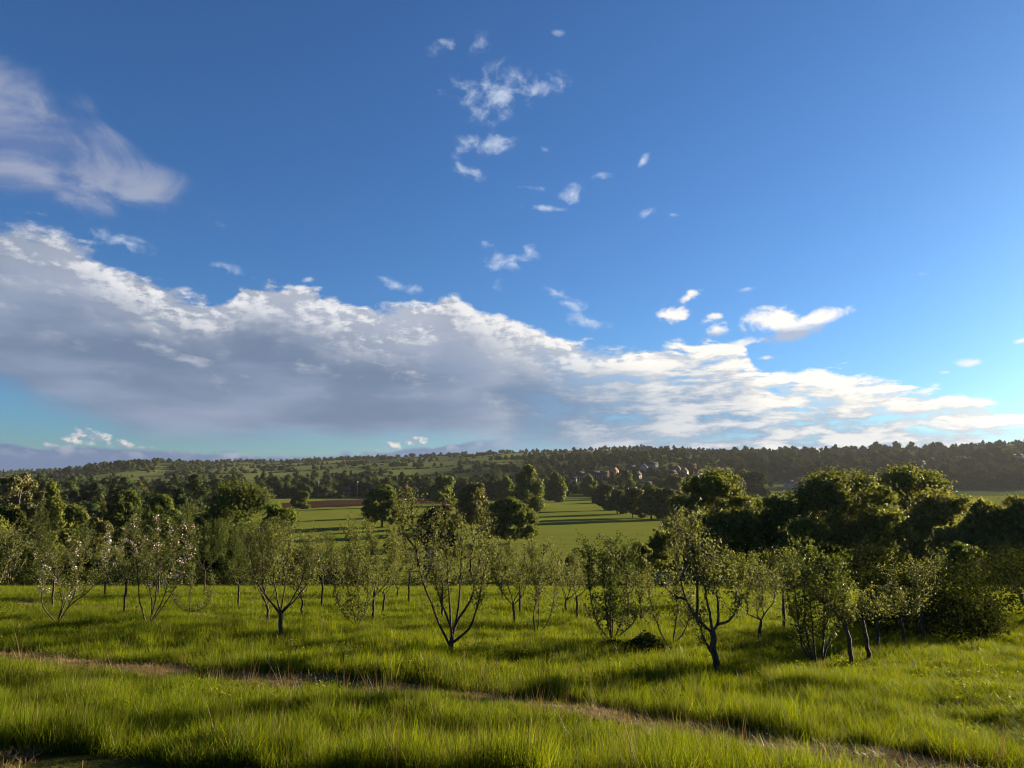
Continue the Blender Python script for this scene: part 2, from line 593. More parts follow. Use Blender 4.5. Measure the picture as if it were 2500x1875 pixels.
def new_mat(name):
    m = bpy.data.materials.new(name)
    m.use_nodes = True
    m.node_tree.nodes.clear()
    MAT[name] = m
    return m, NT(m.node_tree)


def finish(g, shader):
    out = g.n('ShaderNodeOutputMaterial')
    g.t.links.new(shader, out.inputs['Surface'])


def principled(g, col, rough=0.6, spec=0.3, normal=None, metal=0.0, coat=0.0):
    b = g.n('ShaderNodeBsdfPrincipled')
    g.put(b.inputs['Base Color'], col)
    g.put(b.inputs['Roughness'], rough)
    b.inputs['Specular IOR Level'].default_value = spec
    b.inputs['Metallic'].default_value = metal
    b.inputs['Coat Weight'].default_value = coat
    if normal is not None:
        g.put(b.inputs['Normal'], normal)
    return b.outputs[0]


def leaf_material(name, c0, c1, trans=0.35, tcol=None, rough=0.55, spec=0.15, objvar=0.25):
    m, g = new_mat(name)
    at = g.n('ShaderNodeAttribute', attribute_name='tint')
    oi = g.n('ShaderNodeObjectInfo')
    col = g.mix(at.outputs['Fac'], (*c0, 1), (*c1, 1))
    v = g.m('MULTIPLY_ADD', oi.outputs['Random'], objvar, 1 - objvar / 2)
    col = g.mix(1.0, col, g.xyz(v, v, g.m('MULTIPLY_ADD', oi.outputs['Random'], -objvar * 0.6, 1 + objvar * 0.3)), 'MULTIPLY')
    p = principled(g, col, rough, spec)
    tr = g.n('ShaderNodeBsdfTranslucent')
    k = tcol or (1.25, 1.15, 0.55)
    g.put(tr.inputs[0], g.mix(1.0, col, (*k, 1), 'MULTIPLY'))
    mx = g.n('ShaderNodeMixShader')
    mx.inputs[0].default_value = trans
    g.t.links.new(p, mx.inputs[1])
    g.t.links.new(tr.outputs[0], mx.inputs[2])
    finish(g, mx.outputs[0])
    return m


def rough_material(name, c0, c1, scale=6.0, rough=0.9, bump=0.4, dist=0.02, spec=0.1, stretch=(1, 1, 1)):
    m, g = new_mat(name)
    tc = g.n('ShaderNodeTexCoord')
    v = g.vm('MULTIPLY', tc.outputs['Object'], stretch)
    n = g.noise(v, scale, 6, 0.6, dims='3D')
    col = g.mix(g.ss(n, 0.35, 0.68), (*c0, 1), (*c1, 1))
    b = g.n('ShaderNodeBump')
    b.inputs['Strength'].default_value = bump
    b.inputs['Distance'].default_value = dist
    g.put(b.inputs['Height'], n)
    finish(g, principled(g, col, rough, spec, b.outputs[0]))
    return m


leaf_material('apple leaf', (0.032, 0.044, 0.009), (0.165, 0.178, 0.058), 0.42, spec=0.10, rough=0.55)
leaf_material('pear leaf', (0.028, 0.044, 0.008), (0.090, 0.112, 0.024), 0.42, spec=0.07, rough=0.6)
leaf_material('oak leaf', (0.056, 0.072, 0.015), (0.160, 0.172, 0.041), 0.46, spec=0.04)
leaf_material('willow leaf', (0.075, 0.085, 0.022), (0.200, 0.200, 0.060), 0.50, spec=0.04)
leaf_material('lime leaf', (0.042, 0.062, 0.012), (0.140, 0.162, 0.032), 0.46, spec=0.04)
leaf_material('dark leaf', (0.018, 0.025, 0.008), (0.048, 0.058, 0.015), 0.20, rough=0.8, spec=0.0)  # dark foliage, lowered further to imitate deep shade behind the orchard
leaf_material('olive leaf', (0.0550, 0.0600, 0.0180), (0.1300, 0.1200, 0.0350), 0.30)
leaf_material('copper leaf', (0.0560, 0.0240, 0.0128), (0.1280, 0.0560, 0.0240), 0.25, tcol=(1.3, 0.8, 0.5))
leaf_material('far leaf', (0.020, 0.032, 0.010), (0.056, 0.066, 0.018), 0.20, rough=1.0, spec=0.0, objvar=0.5)
leaf_material('blossom', (0.5270, 0.3570, 0.3740), (0.6800, 0.6290, 0.6120), 0.30, tcol=(1, 0.9, 0.9), objvar=0.0)
leaf_material('grass', (0.032, 0.058, 0.003), (0.170, 0.205, 0.012), 0.48, tcol=(1.36, 1.18, 0.22), rough=0.6, spec=0.06, objvar=0.7)
leaf_material('straw', (0.09, 0.058, 0.024), (0.24, 0.165, 0.075), 0.25, tcol=(1.1, 0.9, 0.6), objvar=0.4)
rough_material('bark', (0.045, 0.036, 0.028), (0.14, 0.115, 0.085), 9.0, 0.95, 0.8, 0.03, stretch=(1, 1, 0.25))
rough_material('apple bark', (0.026, 0.018, 0.012), (0.095, 0.070, 0.048), 22.0, 0.9, 0.7, 0.01, stretch=(1, 1, 0.4))


def ground_material():
    m, g = new_mat('ground')
    geo = g.n('ShaderNodeNewGeometry')
    P = geo.outputs['Position']
    sp = g.n('ShaderNodeSeparateXYZ')
    g.put(sp.inputs[0], P)
    at = g.n('ShaderNodeAttribute', attribute_name='tint')      # field id, drawn per field
    n1 = g.noise(P, 0.9, 7, 0.62)
    n2 = g.noise(P, 0.045, 5, 0.6)
    # rough meadow under the tall grass
    meadow = g.mix(g.ss(n1, 0.36, 0.66), (0.020, 0.024, 0.007, 1), (0.045, 0.050, 0.012, 1))
    # mown parkland with faint mowing lanes
    lane = g.n('ShaderNodeTexWave', wave_type='BANDS', bands_direction='Y')
    g.put(lane.inputs['Vector'], g.vm('MULTIPLY', P, (0.02, 0.075, 1)))
    lane.inputs['Scale'].default_value = 1.0
    lane.inputs['Distortion'].default_value = 2.5
    lane.inputs['Detail'].default_value = 3
    lane.inputs['Detail Scale'].default_value = 0.6
    park = g.mix(g.m('MULTIPLY_ADD', lane.outputs['Fac'], 0.45, g.m('MULTIPLY', n2, 0.5)), (0.074, 0.090, 0.014, 1), (0.150, 0.155, 0.028, 1))
    # fields on the far slopes
    f = at.outputs['Fac']
    far = g.mix(g.ss(f, 0.0, 0.9), (0.038, 0.054, 0.017, 1), (0.118, 0.132, 0.036, 1))
    far = g.mix(g.ss(f, 0.925, 0.93), far, (0.105, 0.062, 0.040, 1))
    far = g.mix(g.m('MULTIPLY', n2, 0.3), far, (0.09, 0.095, 0.03, 1))
    col = g.mix(g.ss(sp.outputs[1], 75, 150), meadow, park)
    col = g.mix(g.ss(sp.outputs[1], 690, 760), col, far)
    b = g.n('ShaderNodeBump')
    b.inputs['Strength'].default_value = 0.5
    b.inputs['Distance'].default_value = 0.15
    g.put(b.inputs['Height'], g.noise(P, 2.5, 6, 0.7))
    finish(g, principled(g, col, 1.0, 0.0, b.outputs[0]))
    return m


ground_material()
rough_material('ploughed soil', (0.026, 0.014, 0.010), (0.052, 0.029, 0.020), 0.35, 1.0, 0.8, 0.3, spec=0.0, stretch=(1, 5, 1))
rough_material('dry cut grass', (0.05, 0.034, 0.015), (0.14, 0.09, 0.04), 5.0, 0.95, 0.9, 0.06)

# ------------------------------------------------------------------ ground sheet
# field cells on the far slopes (seeds of irregular fields)
_fr = np.random.default_rng(21)
FIELD_S = np.stack([_fr.uniform(-3200, 3200, 230), _fr.uniform(760, 3400, 230)], 1)
FIELD_V = _fr.uniform(0, 0.96, 230)


def field_cell(x, y):
    """nearest and second nearest field seed (stretched cells)"""
    sx, sy = 1.0, 0.75
    d = np.hypot((x[:, None] - FIELD_S[None, :, 0]) * sx, (y[:, None] - FIELD_S[None, :, 1]) * sy)
    idx = np.argpartition(d, 1, axis=1)[:, :2]
    dd = np.take_along_axis(d, idx, 1)
    o = np.argsort(dd, axis=1)
    idx = np.take_along_axis(idx, o, 1)
    dd = np.take_along_axis(dd, o, 1)
    return idx[:, 0], dd[:, 1] - dd[:, 0]


def build_ground():
    ys = np.concatenate([np.linspace(-40, 3, 30)[:-1], np.exp(np.linspace(math.log(3), math.log(4200), 470))])
    us = np.linspace(-1.25, 1.25, 431)
    us = us * (0.75 + 0.25 * np.abs(us) / 1.25)
    Y, U = np.meshgrid(ys, us, indexing='ij')
    X = U * (np.abs(Y) + 16)
    x, y = X.ravel(), Y.ravel()
    z = height(x, y)
    V = np.stack([x, y, z], 1)
    a, b = Y.shape
    i = np.arange(a - 1)[:, None] * b + np.arange(b - 1)[None, :]
    F = np.stack([i, i + 1, i + b + 1, i + b], -1).reshape(-1, 4)
    tint = np.zeros(len(x))
    far = np.where(y > 680)[0]
    for s in range(0, len(far), 20000):
        k = far[s:s + 20000]
        ids, _ = field_cell(x[k], y[k])
        tint[k] = FIELD_V[ids]
    me = mesh_np('ground', V, F, tint, [MAT['ground']], smooth=True)
    tag(link('ground', me), 'grassy hillside falling to flat parkland and rising to far fields', kind='structure')


build_ground()


def strip(name, mat, px_line, width, lift, label, kind='structure', tail=None):
    """a sheet laid along a line given in pixels on the ground"""
    pts = [ground_at(x, y) for x, y in px_line]
    pts = np.array([[p.x, p.y] for p in pts])
    t = np.concatenate([[0], np.cumsum(np.hypot(*np.diff(pts, axis=0).T))])
    s = np.arange(0, t[-1], 0.25)
    C = np.stack([np.interp(s, t, pts[:, 0]), np.interp(s, t, pts[:, 1])], 1)
    k = np.hanning(17)
    k /= k.sum()
    C = np.stack([np.convolve(np.pad(C[:, j], 8, mode='edge'), k, mode='valid') for j in (0, 1)], 1)
    T = np.gradient(C, axis=0)
    T /= np.linalg.norm(T, axis=1)[:, None]
    Nn = np.stack([-T[:, 1], T[:, 0]], 1)
    w = np.linspace(-0.5, 0.5, 9)
    wid = width * (1 + 0.18 * vnoise(s / 1.7, s * 0, 8)) * np.clip(1.25 - C[:, 0] / 12.0, 0.6, 1.0)
    P = C[:, None, :] + Nn[:, None, :] * (w[None, :, None] * wid[:, None, None])
    x, y = P[..., 0].ravel(), P[..., 1].ravel()
    V = np.stack([x, y, height(x, y) + lift], 1)
    a, b = len(s), len(w)
    i = np.arange(a - 1)[:, None] * b + np.arange(b - 1)[None, :]
    F = np.stack([i, i + b, i + b + 1, i + 1], -1).reshape(-1, 4)
    me = mesh_np(name, V, F, None, [mat], smooth=True)
    tag(link(name, me), label, kind=kind)
    return C


TRACK_PX = [(-420, 1562), (-200, 1580), (0, 1600), (200, 1622), (400, 1640), (700, 1663), (1000, 1690), (1300, 1722), (1600, 1768),
            (1850, 1808), (2050, 1846), (2300, 1890), (2600, 1935), (2900, 1965)]
TRACK2_PX = [(-160, 1462), (60, 1472), (200, 1483), (330, 1487), (520, 1507), (680, 1523), (760, 1530)]
TRACK = strip('mown_path', MAT['dry cut grass'], TRACK_PX, 1.3, 0.03, 'straw coloured mown path crossing the tall meadow grass')
TRACK2 = strip('mown_path', MAT['dry cut grass'], TRACK2_PX, 0.9, 0.03, 'narrow mown path beside the blossoming apple trees')


def sheet(name, mat, poly_px, lift, label, step=6.0):
    """field patch inside a pixel polygon on the ground"""
    pts = [ground_at(*p) for p in poly_px]
    top = pts[:len(pts) // 2]
    bot = pts[len(pts) // 2:][::-1]
    rows = []
    n, m = 60, 14
    for j in range(m + 1):
        f = j / m
        row = []
        for i in range(n + 1):
            t = i / n * (len(top) - 1)
            k = min(int(t), len(top) - 2)
            a = top[k].lerp(top[k + 1], t - k)
            b = bot[k].lerp(bot[k + 1], t - k)
            p = a.lerp(b, f)
            row.append((p.x, p.y, H(p.x, p.y) + lift))
        rows.append(row)
    V = np.array(rows).reshape(-1, 3)
    b = n + 1
    i = np.arange(m)[:, None] * b + np.arange(n)[None, :]
    F = np.stack([i, i + b, i + b + 1, i + 1], -1).reshape(-1, 4)
    tag(link(name, mesh_np(name, V, F, None, [mat], smooth=True)), label, kind='structure')


sheet('ploughed_field', MAT['ploughed soil'], [(690, 1229), (860, 1221), (1040, 1213), (1120, 1211), (1120, 1228), (1040, 1230), (860, 1236), (690, 1242)],
      0.35, 'strip of bare brown ploughed soil in front of the wood belt')
# ------------------------------------------------------------------ orchard trees
def resample(pts, n):
    P = np.asarray(pts, dtype=float)
    t = np.concatenate([[0], np.cumsum(np.linalg.norm(np.diff(P, axis=0), axis=1))])
    s = np.linspace(0, t[-1], n)
    Q = np.stack([np.interp(s, t, P[:, j]) for j in range(3)], 1)
    if n > 6:
        Q[1:-1] = 0.25 * Q[:-2] + 0.5 * Q[1:-1] + 0.25 * Q[2:]
    return Q, t[-1]


def vase_limbs(rng, h, w, fork, n, lean):
    """limbs of an open-centred fruit tree: out first, then upright"""
    limbs = []
    a0 = rng.uniform(0, 6.28)
    for i in range(n):
        a = a0 + i * 6.28 / n + rng.uniform(-0.35, 0.35)
        out = w * rng.uniform(0.55, 1.0)
        top = h * rng.uniform(0.72, 1.0)
        pts = []
        for t in (0.0, 0.18, 0.4, 0.65, 1.0):
            r = out * (1 - (1 - t) ** 1.9)
            z = fork + (top - fork) * t ** 1.15
            wob = rng.normal(0, 0.035 * h, 3) * (t > 0.05)
            pts.append((math.cos(a) * r + lean * z / h * t + wob[0], math.sin(a) * r + wob[1], z + wob[2] * 0.3))
        limbs.append(pts)
    return limbs


def apple_tree(base, h, w, label, seed, limbs=None, trunk=None, fork=None, nl=3, lean=0.0, leaves=2200, leaf=0.057,
               blossom=0, mat='apple leaf', r0=0.042, shoot=0.5, group=None, low=0.25, name='apple_tree', cat='apple tree'):
    rng = np.random.default_rng(seed)
    root = link(name, None, loc=base)
    root.empty_display_size = 0.3
    fork = h * rng.uniform(0.16, 0.28) if fork is None else fork
    if trunk is None:
        trunk = [(0, 0, -0.15), (rng.normal(0, 0.02), rng.normal(0, 0.02), fork * 0.5), (lean * fork / h * 0.5, 0, fork)]
    if limbs is None:
        limbs = vase_limbs(rng, h, w, fork, nl, lean)
        for L in limbs:
            L[0] = trunk[-1]
    mb = MB()
    T, _ = resample(trunk, 8)
    T[1:-1] += rng.normal(0, 0.012, (6, 3))
    rr = np.linspace(r0 * 1.25, r0 * 0.95, 8)
    rr[0] *= 1.35
    mb.tube(T, rr, 8)
    link('trunk', mb.mesh('trunk', [MAT['apple bark']], True), root)
    tw = MB()
    LP, LA = [], []
    BP = []
    for L in limbs:
        Q, ln = resample(L, 14)
        Q[2:] += np.cumsum(rng.normal(0, 0.010, (12, 3)), axis=0)
        lm = MB()
        rad = r0 * 0.50 * (1 - 0.84 * np.linspace(0, 1, 14))
        lm.tube(Q, rad, 6)
        link('limb', lm.mesh('limb', [MAT['apple bark']], True), root)
        # upright shoots along the limb
        ns = max(5, int(ln * 9.5))
        for s in range(ns):
            t = low + (1 - low) * (s + rng.uniform(0, 1)) / ns
            k = min(int(t * 13), 12)
            p = Q[k] + (Q[k + 1] - Q[k]) * (t * 13 - k)
            ax = rng.normal(size=3) * np.array([1, 1, 0.35])
            ax /= np.linalg.norm(ax)
            rise = rng.uniform(0.25, 1.5)
            dv = ax * rng.uniform(0.5, 1.0) + np.array([0, 0, rise])
            dv /= np.linalg.norm(dv)
            le = shoot * rng.uniform(0.35, 1.15) * (0.6 + 0.7 * t)
            if p[2] + dv[2] * le > h * 1.04:
                le *= 0.5
            e = p + dv * le
            m = (p + e) / 2 + rng.normal(0, 0.04 * le, 3)
            e[2] += 0.10 * le
            tw.tube([p, m, e], [0.009, 0.006, 0.003], 4, cap=False)
            nlv = max(3, int(le * 34))
            f = rng.uniform(0.08, 1.05, nlv)[:, None]
            c = np.where(f < 0.5, p + (m - p) * f * 2, m + (e - m) * (f * 2 - 1))
            LP.append(c + rng.normal(0, 0.035, (nlv, 3)))
            LA.append(np.repeat(dv[None], nlv, 0))
            if blossom and rng.uniform() < blossom:
                nb = int(rng.integers(5, 14))
                f = rng.uniform(0.4, 1.0, nb)[:, None]
                BP.append(p + (e - p) * f + rng.normal(0, 0.035, (nb, 3)))
        # leader at the tip
        nlv = int(20 * shoot + 14)
        f = rng.uniform(0.55, 1.02, nlv)
        k = np.clip(f * 13, 0, 12.99).astype(int)
        c = Q[k] + (Q[k + 1] - Q[k]) * (f * 13 - k)[:, None]
        LP.append(c + rng.normal(0, 0.03, (nlv, 3)))
        LA.append(np.repeat((Q[-1] - Q[-3])[None], nlv, 0))
    tag(link('twigs', tw.mesh('twigs', [MAT['apple bark']]), root), kind='stuff')
    C = np.concatenate(LP)
    A = np.concatenate(LA)
    if len(C) < leaves:                    # fill out around existing shoots
        k = rng.integers(0, len(C), leaves - len(C))
        C = np.concatenate([C, C[k] + rng.normal(0, 0.075, (len(k), 3))])
        A = np.concatenate([A, A[k]])
    Nrm = rng.normal(size=C.shape)
    Nrm /= np.linalg.norm(Nrm, axis=1)[:, None]
    A = A / (np.linalg.norm(A, axis=1)[:, None] + 1e-9) + Nrm * 0.9
    size = leaf * rng.uniform(0.65, 1.25, len(C))
    V, F = leaf_cards(C, size, rng, N=frames(len(C), rng, 0.3)[0], jitter=0.4, axis=A, aspect=0.62)
    tint = np.repeat(np.clip(rng.normal(0.45, 0.27, len(C)), 0, 1), 4)
    link('crown', mesh_np('crown', V, F, tint, [MAT[mat]]), root)
    if BP:
        C = np.concatenate(BP)
        V, F = leaf_cards(C, 0.05 * rng.uniform(0.7, 1.3, len(C)), rng, aspect=0.95, fold=0.3)
        link('blossom', mesh_np('blossom', V, F, np.repeat(rng.uniform(0, 1, len(C)), 4), [MAT['blossom']]), root)
    tag(root, label, cat, group)
    return root


def orchard(px, py, top, hw, label, seed, limbs_px=None, trunk_px=None, **kw):
    """a fruit tree from its base pixel, top and half width; limbs may be given in pixels"""
    b = ground_at(px, py)
    k = b.y / FPX / math.cos(PITCH) ** 2
    h = at_depth(px, top, b.y).z - b.z
    w = hw * k
    rng = np.random.default_rng(seed + 1000)
    if limbs_px:
        L = []
        for line in limbs_px:
            dy = rng.uniform(-0.75, 0.75) * w
            n = len(line)
            L.append([tuple(at_depth(x, y, b.y + dy * (i / (n - 1))) - b) for i, (x, y) in enumerate(line)])
        kw['limbs'] = L
        if trunk_px:
            t = [tuple(at_depth(x, y, b.y) - b) for x, y in trunk_px]
            t[0] = (t[0][0], 0, -0.15)
            kw['trunk'] = t
        else:
            kw['trunk'] = [(0, 0, -0.15), (0, 0, 0.03), tuple(np.mean([l[0] for l in L], axis=0))]
    if seed in (12, 14, 17, 19, 20, 21, 22, 23, 24, 29, 30) or seed >= 49:      # the leafier back rows
        kw['leaves'] = int(kw.get('leaves', 2200) * 1.5)
    return apple_tree(b, h, w, label, seed, **kw)


G = 'fruit trees of the orchard'
orchard(142, 1534, 1300, 80, 'pink blossoming apple tree at the far left with wide low forks', 11, blossom=0.22, low=0.30, leaves=3200, r0=0.048, group=G,
        limbs_px=[[(140, 1524), (104, 1480), (103, 1455), (108, 1425), (98, 1380), (92, 1340)],
                  [(142, 1520), (156, 1475), (173, 1438), (188, 1397), (200, 1330)],
                  [(144, 1518), (179, 1464), (208, 1449), (243, 1412), (262, 1370), (275, 1330)],
                  [(143, 1519), (171, 1478), (185, 1440), (180, 1390), (170, 1330)],
                  [(142, 1520), (150, 1470), (140, 1420), (128, 1350)]])
orchard(127, 1484, 1232, 62, 'leafy apple tree with straight slim trunk behind the far left blossoming tree', 12, leaves=3600, fork=1.3, nl=5, group=G, mat='pear leaf')
orchard(255, 1463, 1298, 38, 'pink flowered tree with a thin upright trunk left of the small leaning trunk', 13, blossom=0.5, fork=1.2, nl=4, group=G)
orchard(302, 1504, 1325, 52, 'small apple tree with a wavy leaning pale trunk left of the three stemmed blossoming tree', 14, blossom=0.15, fork=1.35, nl=4, lean=0.25, group=G)
orchard(363, 1536, 1262, 82, 'tall blossoming apple tree with three curved stems from the ground', 15, blossom=0.24, low=0.38, leaves=4200, r0=0.0482, group=G,
        limbs_px=[[(358, 1524), (346, 1490), (338, 1461), (338, 1397), (327, 1325), (312, 1275)],
                  [(364, 1524), (382, 1469), (385, 1426), (388, 1339), (390, 1270)],
                  [(367, 1524), (405, 1467), (431, 1426), (451, 1368), (457, 1325), (452, 1290)],
                  [(365, 1524), (375, 1480), (360, 1400), (352, 1320)],
                  [(367, 1522), (395, 1470), (420, 1400), (424, 1310)]])
orchard(463, 1508, 1392, 58, 'little apple tree with two sideways spreading branches right of the three stemmed blossoming tree', 16, leaves=1300, group=G, shoot=0.4,
        trunk_px=[(463, 1510), (462, 1493)],
        limbs_px=[[(462, 1493), (443, 1485), (428, 1472), (418, 1440)], [(462, 1493), (490, 1490), (507, 1474), (518, 1448), (522, 1420)],
                  [(463, 1493), (463, 1460), (465, 1400)]])
orchard(581, 1487, 1262, 66, 'bushy fruit tree with a V fork standing on the upper mown path line', 17, leaves=4200, nl=5, mat='pear leaf', group=G)
orchard(686, 1563, 1268, 105, 'large wide forked apple tree in the left middle with a pale flecked trunk', 18, leaves=5400, r0=0.055, low=0.35, group=G,
        trunk_px=[(686, 1565), (685, 1530), (684, 1496)],
        limbs_px=[[(684, 1496), (658, 1467), (626, 1424), (612, 1370), (600, 1310)], [(685, 1496), (707, 1472), (730, 1424), (745, 1383), (752, 1310)],
                  [(684, 1496), (672, 1440), (668, 1360), (664, 1290)], [(685, 1496), (694, 1440), (702, 1370), (708, 1280)],
                  [(685, 1500), (722, 1462), (765, 1400), (782, 1340)], [(684, 1500), (645, 1450), (640, 1380), (636, 1300)]])
orchard(652, 1525, 1295, 55, 'slim apple tree close behind the left of the wide forked tree', 19, leaves=2400, lean=-0.3, nl=4, group=G)
orchard(736, 1505, 1298, 52, 'apple tree with low V fork right behind the wide forked tree', 20, leaves=2600, nl=4, group=G)
orchard(785, 1487, 1322, 42, 'thin single trunked apple tree between the wide forked tree and the low vase tree', 21, fork=1.4, nl=4, leaves=1900, group=G)
orchard(870, 1540, 1352, 56, 'low vase shaped apple tree with leaves down to its fork near the ground', 22, leaves=2300, group=G, low=0.12,
        limbs_px=[[(870, 1530), (840, 1501), (824, 1470), (819, 1426), (815, 1370)], [(871, 1530), (889, 1501), (892, 1470), (896, 1420), (890, 1370)],
                  [(870, 1530), (862, 1490), (850, 1430), (845, 1375)], [(871, 1530), (878, 1480), (872, 1410), (870, 1360)]])
orchard(911, 1521, 1268, 64, 'dense apple tree with forked trunk right of the low vase shaped tree', 23, leaves=4200, nl=5, group=G)
orchard(934, 1503, 1310, 48, 'apple tree leaning to the right behind the dense forked tree', 24, leaves=1900, lean=0.55, fork=0.8, group=G)
orchard(971, 1461, 1345, 34, 'small distant apple tree left of the thin straight trunk', 25, leaves=1300, group=G)
orchard(1000, 1475, 1322, 36, 'apple tree on a thin straight trunk behind the left limb of the big central tree', 26, leaves=1500, fork=1.5, group=G)
orchard(1100, 1598, 1206, 112, 'big central apple tree with spreading limbs and tall wispy leaders', 27, leaves=6200, r0=0.07, low=0.42, shoot=0.46, group=G,
        trunk_px=[(1101, 1600), (1102, 1580), (1104, 1556)],
        limbs_px=[[(1100, 1580), (1074, 1527), (1048, 1455), (1034, 1426), (1022, 1377), (1019, 1345), (1005, 1252), (1003, 1206)],
                  [(1022, 1377), (1012, 1330), (985, 1290), (973, 1240)],
                  [(1104, 1558), (1112, 1513), (1141, 1484), (1158, 1435), (1164, 1395), (1178, 1320), (1187, 1245)],
                  [(1104, 1570), (1150, 1535), (1170, 1475), (1182, 1420), (1200, 1350)],
                  [(1103, 1556), (1098, 1500), (1096, 1440), (1088, 1370), (1080, 1290)],
                  [(1104, 1556), (1122, 1480), (1128, 1400), (1135, 1310), (1130, 1260)],
                  [(1034, 1426), (1050, 1380), (1060, 1310), (1066, 1250)],
                  [(1158, 1435), (1150, 1370), (1158, 1300)],
                  [(1104, 1556), (1100, 1520), (1072, 1440), (1060, 1370)]])
orchard(1080, 1513, 1345, 36, 'slender apple tree seen through the big central tree', 28, leaves=1200, fork=1.2, group=G)
orchard(1226, 1466, 1335, 44, 'far apple tree on a thin trunk right of the big central tree', 29, leaves=2000, fork=1.1, nl=4, group=G)
orchard(1253, 1534, 1330, 62, 'round headed apple tree with one side branch right of the big central tree', 30, leaves=3200, fork=0.75, nl=4, group=G)
orchard(1309, 1555, 1325, 58, 'lyre shaped apple tree with three upright stems in the middle', 31, leaves=2800, low=0.3, group=G,
        limbs_px=[[(1307, 1548), (1301, 1505), (1312, 1465), (1305, 1400), (1296, 1345)], [(1310, 1548), (1318, 1510), (1316, 1450), (1322, 1390), (1328, 1330)],
                  [(1312, 1550), (1338, 1525), (1351, 1475), (1356, 1420), (1366, 1370)]])
orchard(1269, 1501, 1372, 32, 'thin far apple tree between the round headed and lyre shaped trees', 32, leaves=1300, fork=1.1, group=G)
orchard(1382, 1496, 1352, 46, 'far V forked apple tree right of the lyre shaped tree', 33, leaves=2200, nl=4, group=G)
orchard(1409, 1520, 1372, 40, 'thin apple tree with a cut stub beside the dense many stemmed tree', 34, leaves=1500, fork=0.9, group=G)
orchard(1493, 1572, 1312, 82, 'dense many stemmed pear tree with pointed top beside the bramble bush', 35, leaves=6000, low=0.12, mat='pear leaf', leaf=0.07, group=G, name='pear_tree', cat='pear tree',
        limbs_px=[[(1488, 1562), (1462, 1530), (1448, 1470), (1440, 1400), (1446, 1350)], [(1492, 1560), (1480, 1500), (1474, 1430), (1470, 1360)],
                  [(1494, 1560), (1498, 1490), (1506, 1400), (1510, 1312)], [(1496, 1562), (1522, 1520), (1534, 1450), (1536, 1380), (1530, 1345)],
                  [(1497, 1563), (1545, 1525), (1562, 1470), (1560, 1420)], [(1491, 1560), (1490, 1480), (1492, 1400), (1490, 1340)]])
orchard(1535, 1518, 1390, 36, 'left of two thin far apple trees behind the bramble bush', 36, leaves=1300, fork=1.0, group=G)
orchard(1564, 1518, 1396, 34, 'right of two thin far apple trees behind the bramble bush', 37, leaves=1200, fork=1.0, group=G)
orchard(1645, 1581, 1405, 58, 'apple tree with crossing stems between the bramble bush and the leaning tree', 38, leaves=2000, low=0.3, group=G,
        limbs_px=[[(1630, 1575), (1612, 1540), (1597, 1502), (1588, 1450), (1590, 1410)], [(1644, 1575), (1648, 1530), (1655, 1480), (1650, 1420)],
                  [(1645, 1570), (1668, 1550), (1682, 1510), (1688, 1450)]])
orchard(1750, 1655, 1258, 122, 'large leaning apple tree in front right with a crooked forked trunk', 39, leaves=3900, r0=0.060, low=0.40, shoot=0.46, group=G,
        trunk_px=[(1750, 1658), (1746, 1610), (1741, 1565), (1739, 1541)],
        limbs_px=[[(1739, 1545), (1717, 1527), (1696, 1505), (1674, 1463), (1662, 1417), (1651, 1339), (1654, 1258)],
                  [(1700, 1510), (1705, 1470), (1703, 1397), (1694, 1330), (1690, 1268)],
                  [(1674, 1463), (1650, 1456), (1630, 1447), (1610, 1430)],
                  [(1746, 1605), (1726, 1575), (1712, 1540), (1700, 1500)],
                  [(1739, 1543), (1756, 1519), (1754, 1468), (1742, 1400), (1746, 1350)],
                  [(1750, 1526), (1782, 1510), (1798, 1486), (1806, 1450)],
                  [(1662, 1417), (1680, 1370), (1676, 1300)],
                  [(1739, 1541), (1728, 1470), (1720, 1400), (1724, 1360)]])
orchard(1857, 1569, 1385, 52, 'small apple tree leaning right with a cut stub behind the large leaning tree', 40, leaves=1800, lean=0.3, fork=0.6, nl=4, group=G)
orchard(1917, 1550, 1345, 48, 'straight trunked apple tree behind the many stemmed clump', 41, leaves=2400, fork=1.2, nl=4, group=G)
orchard(1992, 1627, 1328, 92, 'clump forming pear tree with five thin stems on the right', 42, leaves=5000, low=0.22, mat='pear leaf', leaf=0.065, r0=0.048, group=G, name='pear_tree', cat='pear tree',
        limbs_px=[[(1988, 1618), (1956, 1580), (1948, 1520), (1940, 1450), (1930, 1390)], [(1990, 1618), (1968, 1560), (1964, 1480), (1962, 1400), (1958, 1340)],
                  [(1993, 1618), (1984, 1560), (1978, 1480), (1990, 1400), (1994, 1350)], [(2006, 1618), (2014, 1560), (2010, 1480), (2022, 1410), (2028, 1370)],
                  [(2008, 1616), (2022, 1570), (2050, 1530), (2062, 1480), (2066, 1430)], [(2006, 1618), (2012, 1540), (2040, 1460), (2046, 1400)],
                  [(1990, 1618), (1958, 1560), (1925, 1480), (1918, 1430)]])
orchard(2078, 1629, 1450, 42, 'slim apple tree leaning left against the many stemmed clump', 43, leaves=1300, lean=-0.35, fork=0.9, group=G)
orchard(2120, 1617, 1436, 52, 'sparse young apple tree with a crooked trunk, first right of the leaning slim tree', 44, leaves=700, fork=0.95, lean=-0.3, group=G)
orchard(2145, 1595, 1462, 50, 'sparse young apple tree with level cross branches right of the crooked one', 45, leaves=650, fork=0.9, group=G)
orchard(2209, 1586, 1432, 56, 'young apple tree with upright leafy shoots in front of the big round bush', 46, leaves=1500, fork=0.75, lean=-0.2, nl=4, group=G)
orchard(2256, 1568, 1362, 54, 'tall narrow young apple tree right at the trunk of the big round bush', 47, leaves=2000, fork=0.9, nl=4, group=G)
